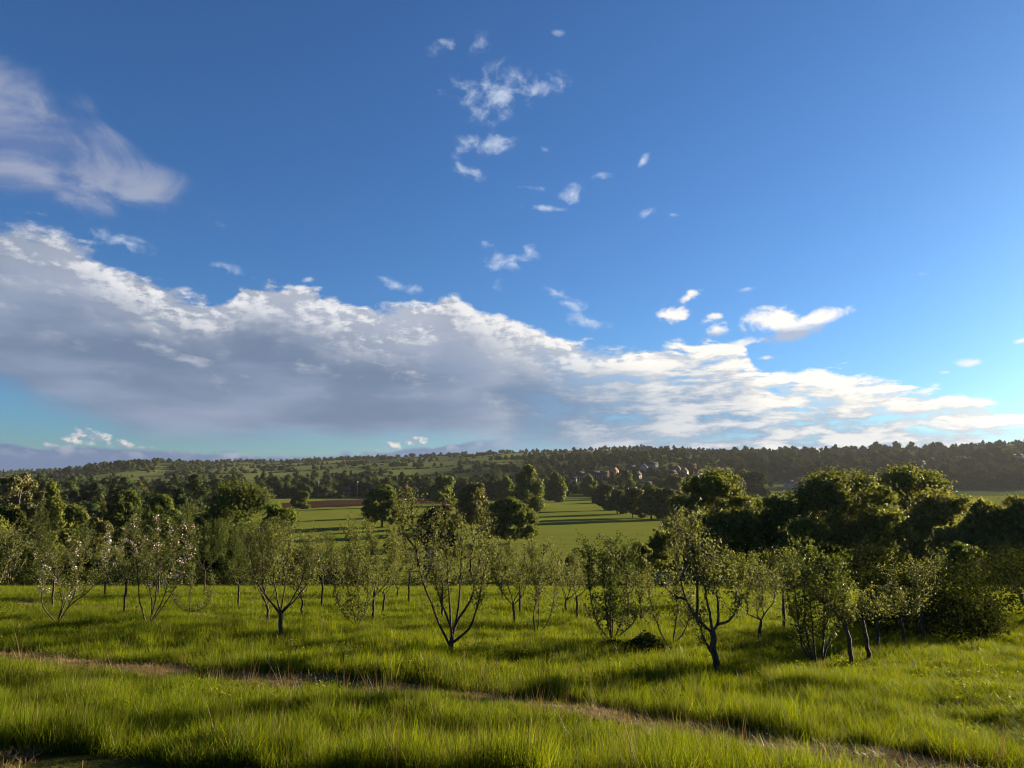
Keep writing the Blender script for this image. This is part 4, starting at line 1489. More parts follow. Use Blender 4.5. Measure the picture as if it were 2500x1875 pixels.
for i, (px, top, hw, by, m, lb) in enumerate([
        (1476, 1180, 27, 1246, 'olive leaf', 'brownish leftmost tree of the copse beside the lawn'),
        (1507, 1196, 24, 1254, 'olive leaf', 'short second tree of the copse beside the lawn'),
        (1545, 1190, 32, 1264, 'olive leaf', 'wide olive green middle tree of the copse beside the lawn'),
        (1590, 1184, 34, 1267, 'oak leaf', 'tall olive tree right of the middle of the copse'),
        (1628, 1190, 30, 1268, 'olive leaf', 'rounded rightmost tree of the copse beside the lawn')]):
    tree_px(px, top, hw, lb, 220 + i, by, style='round', n=5200, mat=m, group='copse beside the lawn', name='copse_tree')
tree_px(1642, 1160, 34, 'rounded tree right behind the copse beside the lawn', 226, 1222, style='round', n=4500, mat='olive leaf', group=P_, name='copse_tree')
tree_px(1818, 1148, 24, 'left dome of the double tree beyond the right lawn', 227, 1210, style='round', n=3600, mat='olive leaf', group=P_, name='copse_tree')
tree_px(1846, 1153, 30, 'right dome of the double tree beyond the right lawn', 228, 1211, style='round', n=3600, mat='far leaf', group=P_, name='copse_tree')
tree_px(1086, 1230, 19, 'small copper leaved tree between the dark lime and the ivy clad tree', 229, 1290, style='round', n=3000, mat='copper leaf', group=P_, name='copper_beech')
tree_px(1060, 1236, 42, 'dark leafy tree on a leaning trunk behind the leaders of the big apple tree', 230, 1342, style='oak', n=6000, mat='dark leaf', group=P_, core=0.7)
tree_px(735, 1200, 20, 'single dark tree standing on the edge of the brown field', 231, 1242, style='round', n=3600, mat='lime leaf', group=P_, name='field_tree')
tree_px(975, 1298, 30, 'dark thicket left of the leaning trunk at the park edge', 232, depth=170, style='round', n=3600, mat='dark leaf', cat='thicket', name='thicket')
tree_px(1112, 1306, 26, 'dark thicket right of the leaning trunk at the park edge', 233, depth=168, style='round', n=3200, mat='dark leaf', cat='thicket', name='thicket')
tree_px(1405, 1336, 26, 'clipped looking dark shrub above the orchard in front of the lawn', 234, depth=120, style='round', n=3000, mat='dark leaf', cat='thicket', name='thicket')
# right of the orchard
R_ = 'big trees on the right slope'
tree_px(1745, 1143, 96, 'tall open crowned tree with several dark trunks right of the copse', 241, depth=100, style='oak', n=15000, trunks=3, mat='oak leaf', group=R_, core=0.42)
tree_px(1885, 1198, 64, 'bushy lower tree between the many trunked tree and the big oak', 242, depth=96, style='round', n=9000, mat='oak leaf', group=R_, core=0.6, name='field_maple')
tree_px(2036, 1150, 116, 'big gnarled oak with thick dark limbs on the right', 243, depth=96, style='oak', n=17000, mat='oak leaf', group=R_, core=0.5)
tree_px(2212, 1130, 90, 'mushroom shaped oak standing behind the pale rounded willow', 244, depth=132, style='oak', n=11000, mat='oak leaf', group=R_, core=0.5)
tree_px(2272, 1193, 100, 'pale sunlit rounded willow below the mushroom shaped oak', 245, depth=102, style='round', n=15000, mat='willow leaf', group=R_, name='willow_tree', core=0.62)
tree_px(2392, 1210, 76, 'drooping grey green willow left of the right edge willow', 246, depth=86, style='round', n=14000, droop=0.35, mat='willow leaf', group=R_, name='willow_tree')
tree_px(2478, 1202, 84, 'tall drooping willow near the right picture edge', 247, depth=84, style='round', n=16000, droop=0.35, mat='willow leaf', group=R_, name='willow_tree')
tree_px(2610, 1210, 90, 'tree cut by the right picture edge behind the tall willow', 248, depth=88, style='round', n=9000, mat='oak leaf', group=R_, name='field_maple')
tree_px(1606, 1284, 48, 'small weeping birch left below the many trunked tree', 249, depth=118, style='round', n=9000, droop=0.5, card=0.22, mat='oak leaf', group=R_, name='birch_tree')
tree_px(1553, 1322, 30, 'loose shrubby tree left of the weeping birch', 250, depth=112, style='round', n=5000, mat='oak leaf', group=R_, name='field_maple')
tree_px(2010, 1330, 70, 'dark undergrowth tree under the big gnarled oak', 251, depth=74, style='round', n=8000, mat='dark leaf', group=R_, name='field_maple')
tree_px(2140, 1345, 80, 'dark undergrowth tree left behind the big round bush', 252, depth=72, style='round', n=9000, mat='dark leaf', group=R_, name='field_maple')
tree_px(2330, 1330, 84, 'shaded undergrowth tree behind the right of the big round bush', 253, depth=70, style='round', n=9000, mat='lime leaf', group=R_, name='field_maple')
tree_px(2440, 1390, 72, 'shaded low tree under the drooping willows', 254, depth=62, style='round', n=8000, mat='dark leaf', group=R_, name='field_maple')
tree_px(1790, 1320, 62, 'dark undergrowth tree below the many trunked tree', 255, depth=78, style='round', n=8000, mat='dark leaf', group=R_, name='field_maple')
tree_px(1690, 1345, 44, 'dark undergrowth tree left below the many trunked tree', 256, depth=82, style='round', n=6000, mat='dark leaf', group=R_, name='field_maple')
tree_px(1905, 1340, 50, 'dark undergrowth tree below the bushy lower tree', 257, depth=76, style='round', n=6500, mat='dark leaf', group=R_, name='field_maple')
tree_px(2130, 1225, 66, 'dense lower tree between the gnarled oak and the pale willow', 258, depth=92, style='round', n=9000, mat='oak leaf', group=R_, name='field_maple')
tree_px(1960, 1262, 56, 'dense lower tree left under the big gnarled oak', 259, depth=88, style='round', n=7500, mat='lime leaf', group=R_, name='field_maple')
tree_px(1770, 1240, 66, 'leafy lower part of the clump around the many trunked tree', 260, depth=94, style='round', n=8500, mat='oak leaf', group=R_, name='field_maple')
# left
L_ = 'trees below the orchard on the left'
tree_px(48, 1152, 62, 'half bare brownish tree at the far left above the dark trees', 261, depth=150, style='sparse', n=5200, mat='olive leaf', group=L_, name='ash_tree')
tree_px(128, 1168, 34, 'upright greener tree right of the half bare brownish tree', 262, depth=142, style='lime', n=5000, mat='oak leaf', group=L_, name='ash_tree', core=0.5)
tree_px(22, 1228, 48, 'dark rounded tree at the left picture edge', 263, depth=135, style='round', n=6500, mat='dark leaf', group=L_, name='yew_tree')
tree_px(178, 1222, 42, 'olive tree with a soft crown behind the far left blossoming tree', 264, depth=150, style='round', n=6000, mat='oak leaf', group=L_, name='ash_tree')
tree_px(308, 1192, 44, 'left of two dark oaks behind the blossoming trees', 265, depth=172, style='oak', n=7000, mat='lime leaf', group=L_, core=0.66)
tree_px(394, 1203, 46, 'right of two dark oaks behind the blossoming trees', 266, depth=168, style='oak', n=7000, mat='lime leaf', group=L_, core=0.66)
tree_px(240, 1258, 44, 'brownish low thicket behind the pink flowered tree', 267, depth=140, style='round', n=5000, mat='olive leaf', cat='thicket', name='thicket')
tree_px(565, 1170, 118, 'huge sunlit dome shaped tree on the left beside the lawn', 268, depth=132, style='round', n=22000, mat='lime leaf', group=L_, name='lime_tree', card=0.30)
tree_px(672, 1222, 58, 'lower right shoulder tree of the huge dome shaped tree', 269, depth=126, style='round', n=9000, mat='lime leaf', group=L_, name='lime_tree')
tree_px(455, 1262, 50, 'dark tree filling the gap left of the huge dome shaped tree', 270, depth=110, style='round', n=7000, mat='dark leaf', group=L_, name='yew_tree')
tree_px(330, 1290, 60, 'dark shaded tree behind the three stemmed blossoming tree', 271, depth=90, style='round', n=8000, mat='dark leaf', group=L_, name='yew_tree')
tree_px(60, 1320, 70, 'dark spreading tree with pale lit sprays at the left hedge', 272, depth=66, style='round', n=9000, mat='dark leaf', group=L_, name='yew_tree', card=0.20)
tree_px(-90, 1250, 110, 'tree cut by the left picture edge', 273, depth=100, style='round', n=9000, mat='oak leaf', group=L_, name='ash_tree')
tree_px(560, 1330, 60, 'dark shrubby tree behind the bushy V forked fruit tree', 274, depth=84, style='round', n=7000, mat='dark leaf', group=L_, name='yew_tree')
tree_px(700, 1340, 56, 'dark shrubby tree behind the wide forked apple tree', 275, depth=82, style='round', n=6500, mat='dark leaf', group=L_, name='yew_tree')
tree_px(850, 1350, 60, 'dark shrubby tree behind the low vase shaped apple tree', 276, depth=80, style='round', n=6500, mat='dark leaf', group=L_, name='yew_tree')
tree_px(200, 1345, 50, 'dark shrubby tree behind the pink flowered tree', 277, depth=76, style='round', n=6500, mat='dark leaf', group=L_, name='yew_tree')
# ------------------------------------------------------------------ far trees
def far_proto(name, seed, h, w, style, n, card, mat):
    rng = np.random.default_rng(seed)
    lobes = crown_lobes(rng, h, w, style)
    me = crown_mesh(name, rng, lobes, int(n * 1.7), card * 1.05, mat, 0.78, fullcore=True)
    me.materials.append(MAT['bark'])
    return me


leaf_material('far dark', (0.018, 0.027, 0.010), (0.046, 0.056, 0.018), 0.18, rough=1.0, spec=0.0, objvar=0.4)
leaf_material('far olive', (0.036, 0.038, 0.014), (0.085, 0.082, 0.026), 0.22, rough=1.0, spec=0.0, objvar=0.4)
leaf_material('far copper', (0.036, 0.020, 0.016), (0.075, 0.042, 0.028), 0.15, rough=1.0, spec=0.0, objvar=0.3)
FAR_KIND = [  # mesh, word in labels
    (far_proto('far_round', 301, 14, 8.2, 'far', 700, 0.9, 'far leaf'), 'rounded green tree'),
    (far_proto('far_round', 302, 12, 8.6, 'far', 700, 0.9, 'far dark'), 'dark rounded tree'),
    (far_proto('far_oak', 303, 15, 8.4, 'far', 800, 0.9, 'far leaf'), 'spreading green tree'),
    (far_proto('far_oak', 304, 14, 7.6, 'far', 760, 0.9, 'far olive'), 'olive brown tree'),
    (far_proto('far_lime', 305, 18, 5.0, 'lime', 800, 1.0, 'far dark'), 'tall narrow dark tree'),
    (far_proto('far_lime', 306, 17, 5.6, 'lime', 800, 1.0, 'far leaf'), 'tall green tree'),
    (far_proto('far_round', 307, 9, 6.6, 'far', 560, 0.8, 'far olive'), 'low olive tree'),
    (far_proto('far_round', 308, 13, 7.0, 'far', 650, 0.9, 'far copper'), 'purple leaved tree'),
]


def col_u(px):
    return (px - 1250) / FPX / math.cos(PITCH)


def far_forest():
    rng = np.random.default_rng(77)
    pts = []        # x, y, scale, kind, zone

    def kinds(w):
        w = np.array(w, dtype=float)
        return rng.choice(len(w), p=w / w.sum())

    def fill(zone, px0, px1, d0, d1, n, w, s0=0.8, s1=1.35, ok=None):
        u0, u1 = col_u(px0), col_u(px1)
        c = 0
        tries = 0
        while c < n and tries < n * 12:
            tries += 1
            y = math.sqrt(rng.uniform(d0 ** 2, d1 ** 2))
            x = rng.uniform(u0, u1) * y
            if ok is not None and not ok(x, y, 1250 + x / y * FPX):
                continue
            pts.append((x, y, rng.uniform(s0, s1), kinds(w), zone))
            c += 1

    mixw = [4, 4, 4, 2, 0.4, 0.8, 1.5, 0.15]
    # wood belt behind the brown field
    fill('belt', 640, 1075, 655, 730, 70, [4, 4, 3, 3, 0, 0.6, 1, 0], 0.85, 1.4)
    fill('belt', 1120, 1290, 600, 720, 34, [3, 5, 3, 1, 0.4, 1, 1, 0], 0.85, 1.3)
    fill('belt', 640, 1300, 700, 800, 110, [3, 5, 3, 1, 0.5, 0.8, 1, 0.3], 0.85, 1.4)
    # wooded valley floor on the left
    fill('valley', -220, 470, 215, 330, 34, [3, 5, 3, 4, 0.3, 1, 2, 0], 0.55, 0.95)
    fill('valley', -260, 640, 330, 520, 80, [3, 5, 3, 3, 0.5, 1, 2, 0], 0.5, 1.25)
    fill('valley', -300, 650, 520, 800, 150, [4, 4, 3, 3, 0.6, 1, 2, 0.1], 0.55, 1.45)
    # lawn end, village and its gardens
    fill('village', 1290, 1480, 640, 740, 26, mixw, 0.6, 1.0, ok=lambda x, y, p: not (1330 < p < 1460 and y < 690))
    fill('village', 1460, 1780, 600, 760, 40, mixw, 0.6, 1.0)
    fill('village', 1280, 1830, 760, 1120, 170, [3, 5, 2, 1.5, 1.5, 1, 2, 1], 0.55, 1.1)
    fill('village', 1280, 1830, 1120, 1500, 130, mixw, 0.7, 1.2)
    # hanging wood on the right
    fill('wood', 1800, 2720, 945, 1060, 100, [4, 5, 4, 2, 0.3, 1, 1, 0], 0.8, 1.75)
    fill('wood', 1790, 2740, 1060, 1260, 190, [4, 5, 4, 2, 0.3, 1, 1, 0], 0.7, 1.8)
    fill('wood', 1780, 2780, 1260, 1620, 200, [4, 5, 4, 2, 0.5, 1, 1, 0.1], 0.6, 1.6, ok=lambda x, y, p: vnoise(np.array([x / 90]), np.array([y / 130]), 12)[0] > -0.2)
    # lower slopes on the left and centre
    fill('slope', -400, 1300, 800, 1150, 120, mixw, 0.4, 0.95, ok=lambda x, y, p: vnoise(np.array([x / 110]), np.array([y / 150]), 13)[0] > -0.1)
    fill('slope', -400, 1800, 1150, 1700, 110, mixw, 0.35, 0.8, ok=lambda x, y, p: vnoise(np.array([x / 130]), np.array([y / 170]), 14)[0] > 0.3)
    fill('slope', -400, 1900, 1700, 2500, 70, mixw, 0.35, 0.8, ok=lambda x, y, p: vnoise(np.array([x / 150]), np.array([y / 200]), 15)[0] > 0.38)
    # copses of touching trees on the fields
    for c in range(165):
        cy = math.sqrt(rng.uniform(830 ** 2, 2450 ** 2))
        cx = rng.uniform(col_u(-300), col_u(1850)) * cy
        for q in range(int(rng.integers(5, 15))):
            pts.append((cx + rng.normal(0, 15), cy + rng.normal(0, 11), rng.uniform(0.32, 0.75), kinds([5, 5, 4, 1.5, 0.3, 0.5, 1.5, 0.1]), 'slope'))
    # wooded knoll
    n = 0
    while n < 150:
        a, r = rng.uniform(0, 6.28), math.sqrt(rng.uniform(0, 1))
        pts.append((-880 + math.cos(a) * r * 190, 1760 + math.sin(a) * r * 170, rng.uniform(0.6, 0.95), kinds([5, 3, 4, 2, 0, 0, 1, 0]), 'knoll'))
        n += 1
    # trees and hedges along field boundaries
    x = rng.uniform(-1900, 1500, 420000)
    y = rng.uniform(830, 2600, 420000)
    ids, gap = field_cell(x, y)
    k = np.where((gap < 4.2) & (np.abs(x / y) < 0.78))[0][:9500]
    for i in k:
        pts.append((x[i], y[i], rng.uniform(0.12, 0.2) if rng.uniform() < 0.95 else rng.uniform(0.3, 0.65), kinds([3, 6, 2, 1, 0, 0, 2, 0]), 'hedge'))
    # skyline trees
    for px in np.arange(-160, 2700, 5.0):
        u = col_u(px)
        ys = np.arange(1200, 3000, 40.0)
        zz = height(u * ys, ys)
        j = int(np.argmax(zz / ys))
        dens = 0.75 + 0.5 * vnoise(np.array([px / 70.0]), np.array([0.5]), 16)[0]
        if 1300 < px < 1760 or px > 1780 or 620 < px < 960:
            dens += 0.25
        if rng.uniform() < dens:
            yy = ys[j] + rng.uniform(-60, 60)
            pts.append((u * yy + rng.normal(0, 4), yy, rng.uniform(0.3, 0.9), kinds([4, 6, 4, 1.5, 0.8, 0.8, 1, 0]), 'ridge'))
    return pts


ZONE = {'belt': 'in the wood belt beyond the brown field and lawn', 'valley': 'in the wooded valley floor on the left', 'village': 'among the village gardens',
        'wood': 'in the hanging wood on the right hillside', 'slope': 'scattered on the far slope fields', 'knoll': 'on the wooded knoll at left',
        'hedge': 'in a far field hedgerow', 'ridge': 'on the skyline of the far hills'}
HOUSES_XY = []
SHORT = {'belt': 'in the wood belt', 'valley': 'in the valley wood', 'village': 'in the village', 'wood': 'in the wood', 'slope': 'on the slope',
         'knoll': 'on the knoll', 'hedge': 'in a hedgerow', 'ridge': 'on the skyline'}
LANDMARK = [(-60, 'beyond the left edge trees'), (50, 'above the half bare brownish tree'), (130, 'behind the upright greener tree'), (200, 'below the small white house'),
            (270, 'below the wooded knoll'), (330, 'above the left dark oak'), (400, 'above the right dark oak'), (470, 'left of the huge dome tree'), (560, 'over the huge dome tree'),
            (650, 'right of the huge dome tree'), (720, 'near the single field tree'), (779, 'by the left mast'), (826, 'between the masts'), (873, 'by the right mast'),
            (935, 'above the lone sycamore'), (990, 'by the orange gable'), (1035, 'by the small white gable'), (1085, 'above the dark rounded lime'), (1150, 'above the ivy clad tree'),
            (1215, 'above the low broad oak'), (1285, 'behind the tallest lime'), (1355, 'behind the lone upright lime'), (1410, 'behind the clipped hedge'), (1480, 'above the copse left end'),
            (1540, 'below the big dark roofed house'), (1600, 'right of the plain white gable'), (1670, 'near the pink gabled house'), (1745, 'above the many trunked tree'),
            (1840, 'behind the double tree'), (1930, 'by the shaded timbered house'), (2040, 'above the big gnarled oak'), (2130, 'left of the mushroom oak'), (2215, 'above the mushroom oak'),
            (2290, 'below the white double gabled house'), (2370, 'below the bright roof'), (2440, 'above the drooping willows'), (2530, 'at the right picture edge')]


def place_far():
    pts = far_forest()
    arr = np.array([(p[0], p[1], p[2]) for p in pts])
    kind = np.array([p[3] for p in pts])
    zone = [p[4] for p in pts]
    # keep houses, lawn and brown field clear
    ok = np.ones(len(pts), bool)
    for (hx, hy, r) in HOUSES_XY:
        d = np.hypot(arr[:, 0] - hx, arr[:, 1] - hy)
        ok &= d > r
        front = (np.abs(arr[:, 0] / arr[:, 1] - hx / hy) < 6.5 / hy) & (arr[:, 1] < hy) & (arr[:, 1] > hy - 45)
        arr[:, 2] = np.where(front, np.minimum(arr[:, 2], 0.5), arr[:, 2])
    z = height(arr[:, 0], arr[:, 1])
    rng = np.random.default_rng(78)
    px_size = arr[:, 2] / arr[:, 1]
    # how much shows: nearest, largest first
    order = [i for i in np.argsort(-px_size) if ok[i]]
    pxs = 1250 + arr[:, 0] / arr[:, 1] * FPX * math.cos(PITCH)
    inview = [i for i in order if -10 < pxs[i] < 2510]
    single = inview[:225]
    chosen = set(single)
    rest = [i for i in order if i not in chosen]
    for i in single:
        me, word = FAR_KIND[kind[i]]
        s = arr[i, 2]
        o = link('far_tree', me, loc=(arr[i, 0], arr[i, 1], z[i] - 0.2), rotz=rng.uniform(0, 6.28), scale=(s * rng.uniform(0.9, 1.15), s * rng.uniform(0.9, 1.15), s))
        px = pxs[i]
        size = 'small ' if s < 0.75 else 'big ' if s > 1.15 else ''
        near_ = min(LANDMARK, key=lambda q: abs(q[0] - px))[1]
        row = 'front' if arr[i, 1] < 330 else 'second row' if arr[i, 1] < 450 else 'third row' if arr[i, 1] < 580 else 'rear' if arr[i, 1] < 760 else 'far'
        tag(o, row + ' ' + size + word + ' ' + SHORT[zone[i]] + ' ' + near_, 'tree', word + ' ' + zone[i])
    for nm, zs, lab in (('far_woodland', ('belt', 'valley', 'village', 'wood', 'knoll'), 'mass of distant woodland trees in the valley and on the slopes'),
                        ('far_field_trees', ('slope', 'hedge', 'ridge'), 'distant hedges and trees dotted over the far fields and skyline')):
        coll = hidden_collection(nm)
        for j, (me, _) in enumerate(FAR_KIND):
            coll.objects.link(bpy.data.objects.new('far_%02d' % j, me))
        r = np.array([i for i in rest if zone[i] in zs])
        n = len(r)
        s = arr[r, 2]
        sx = np.where(s < 0.42, s * 1.7, s)
        scl = np.stack([sx * rng.uniform(0.9, 1.15, n), sx * rng.uniform(0.9, 1.15, n), s], 1)
        scatter(nm, np.stack([arr[r, 0], arr[r, 1], z[r] - 0.2], 1), np.stack([np.zeros(n), np.zeros(n), rng.uniform(0, 6.28, n)], 1), scl, kind[r], coll, lab)


# ------------------------------------------------------------------ village
def paint(name, c, rough=0.8, spec=0.05):
    c = tuple(v * 0.72 for v in c)
    return rough_material(name, tuple(v * 0.82 for v in c), tuple(min(1, v * 1.12) for v in c), 0.8, rough, 0.2, 0.03, spec)


for nm, c in (('white render', (0.36, 0.35, 0.33)), ('brick', (0.12, 0.06, 0.042)), ('pink render', (0.32, 0.22, 0.18)), ('grey stone', (0.17, 0.165, 0.15)),
              ('slate roof', (0.040, 0.042, 0.048)), ('tile roof', (0.075, 0.042, 0.030)), ('orange tile', (0.20, 0.085, 0.045)), ('timber', (0.035, 0.028, 0.024)),
              ('chimney pot', (0.36, 0.24, 0.17)), ('pale roof', (0.55, 0.55, 0.56))):
    paint(nm, c)
m, g = new_mat('window glass')
finish(g, principled(g, (0.02, 0.025, 0.03, 1), 0.08, 0.6))
m, g = new_mat('white paint')
finish(g, principled(g, (0.78, 0.77, 0.74, 1), 0.45, 0.4))
m, g = new_mat('galvanised steel')
finish(g, principled(g, (0.22, 0.23, 0.24, 1), 0.6, 0.3, metal=0.0))


def house(px, py, depth, L, Wd, eave, pitch, rot, wall, roof, label, chim=1, timber=False, group=None, wing=False, name='house', z=None):
    """house whose middle is seen at pixel (px, py); it stands on the slope"""
    b = on_depth(px, depth)
    zt = at_depth(px, py, depth).z
    rise = Wd / 2 * pitch
    zb = min(b.z, zt - 0.4 * (eave + rise)) - 0.3
    eave = max(eave, min(zt - 0.35 * rise - zb, eave + 2.5))
    root = link(name, None, loc=(b.x, b.y, zb), rotz=rot)
    HOUSES_XY.append((b.x, b.y, max(L, Wd) * 0.62))
    o = 0.35
    mb = MB()
    # walls with gables in one prism
    P = [(-L / 2, -Wd / 2), (L / 2, -Wd / 2), (L / 2, Wd / 2), (-L / 2, Wd / 2)]
    V = [(x, y, -1.5) for x, y in P] + [(x, y, eave) for x, y in P] + [(-L / 2, 0, eave + rise), (L / 2, 0, eave + rise)]
    mb.add(np.array(V), [np.array([(0, 1, 5, 4), (2, 3, 7, 6)]), np.array([(1, 2, 6, 9, 5), (3, 0, 4, 8, 7)])])
    link('wall', mb.mesh('wall', [MAT[wall]]), root)
    rb = MB()
    t = 0.16
    for s in (-1, 1):
        e = np.array([0, s * (Wd / 2 + o), eave - o * pitch])
        r = np.array([0, 0, eave + rise])
        n = np.array([0, s * pitch, 1.0])
        n = n / np.linalg.norm(n) * t
        c = []
        for xx in (-L / 2 - o, L / 2 + o):
            for q in (e, r):
                c += [q + np.array([xx, 0, 0.03]), q + np.array([xx, 0, 0.03]) + n]
        rb.add(np.array(c), np.array([(0, 2, 6, 4), (1, 5, 7, 3), (0, 4, 5, 1), (2, 3, 7, 6), (0, 1, 3, 2), (4, 6, 7, 5)]))
    rf = link('roof', rb.mesh('roof', [MAT[roof]]), root)
    for c in range(chim):
        x = (-1 if c % 2 else 1) * (L / 2 - 0.6) * (1 if c < 2 else 0.1)
        cb = MB()
        cb.box((x, 0, eave + rise + 0.55), (0.75, 0.55, 1.7))
        cb.box((x, 0, eave + rise + 1.46), (0.90, 0.70, 0.14))
        ch = link('chimney', cb.mesh('chimney', [MAT['brick' if wall != 'brick' else 'grey stone']]), rf)
        for k in (-0.18, 0.18):
            pb = MB()
            pb.tube([(x + k, 0, eave + rise + 1.5), (x + k, 0, eave + rise + 1.9)], [0.12, 0.10], 7)
    # windows on the four sides
    nst = 2 if eave > 4 else 1
    for s in (-1, 1):
        for st in range(nst):
            zc = 1.35 + st * 2.55
            nx = max(2, int(L / 2.6))
            for k in range(nx):
                x = -L / 2 + (k + 0.5) * L / nx
                door = st == 0 and k == nx // 2
                ww, wh = (0.95, 2.0) if door else (1.1, 1.25)
                zz = 1.0 if door else zc
                wb = MB()
                wb.box((x, s * (Wd / 2 + 0.02), zz), (ww + 0.16, 0.08, wh + 0.16))
                w_ = link('door' if door else 'window', wb.mesh('window', [MAT['white paint']]), root)
                gb = MB()
                gb.box((x, s * (Wd / 2 + 0.045), zz), (ww - 0.05, 0.06, wh - 0.05))
                link('panel' if door else 'pane', gb.mesh('pane', [MAT['timber' if door else 'window glass']]), w_)
        wb = MB()
        wb.box((s * (L / 2 + 0.02), 0, eave - 0.2), (0.08, 1.25, 1.35))
        w_ = link('window', wb.mesh('window', [MAT['white paint']]), root)
        gb = MB()
        gb.box((s * (L / 2 + 0.045), 0, eave - 0.2), (0.06, 1.05, 1.15))
        link('pane', gb.mesh('pane', [MAT['window glass']]), w_)
    if timber:
        for s in (-1, 1):
            tb = MB()
            for k in range(int(L / 1.1) + 1):
                tb.box((-L / 2 + 0.15 + k * (L - 0.3) / int(L / 1.1), s * (Wd / 2 + 0.012), eave * 0.72), (0.16, 0.05, eave * 0.5))
            tb.box((0, s * (Wd / 2 + 0.016), eave * 0.47), (L, 0.05, 0.18))
            link('timber_frame', tb.mesh('timber_frame', [MAT['timber']]), root)
    if wing:
        gb = MB()
        w2, d2 = Wd * 0.8, 2.2
        r2 = w2 / 2 * pitch
        V = [(-w2 / 2, -Wd / 2 - d2, -1.5), (w2 / 2, -Wd / 2 - d2, -1.5), (w2 / 2, 0, -1.5), (-w2 / 2, 0, -1.5)]
        V += [(x, y, eave - 0.2) for x, y, _ in V] + [(0, -Wd / 2 - d2, eave - 0.2 + r2), (0, 0, eave - 0.2 + r2)]
        gb.add(np.array(V), [np.array([(1, 2, 6, 5), (3, 0, 4, 7)]), np.array([(0, 1, 5, 8, 4), (2, 3, 7, 9, 6)])])
        link('gable_wing', gb.mesh('gable_wing', [MAT[wall]]), root)
        rb = MB()
        for s in (-1, 1):
            e = np.array([s * (w2 / 2 + 0.3), 0, eave - 0.2 - 0.3 * pitch])
            r = np.array([0, 0, eave - 0.2 + r2])
            n = np.array([s * pitch, 0, 1.0])
            n = n / np.linalg.norm(n) * t
            c = []
            for yy in (-Wd / 2 - d2 - 0.3, -0.05):
                for q in (e, r):
                    c += [q + np.array([0, yy, 0.05]), q + np.array([0, yy, 0.05]) + n]
            rb.add(np.array(c), np.array([(0, 4, 6, 2), (1, 3, 7, 5), (0, 1, 5, 4), (2, 6, 7, 3), (0, 2, 3, 1), (4, 5, 7, 6)]))
        link('wing_roof', rb.mesh('wing_roof', [MAT[roof]]), root)
    tag(root, label, 'house', group)
    return root


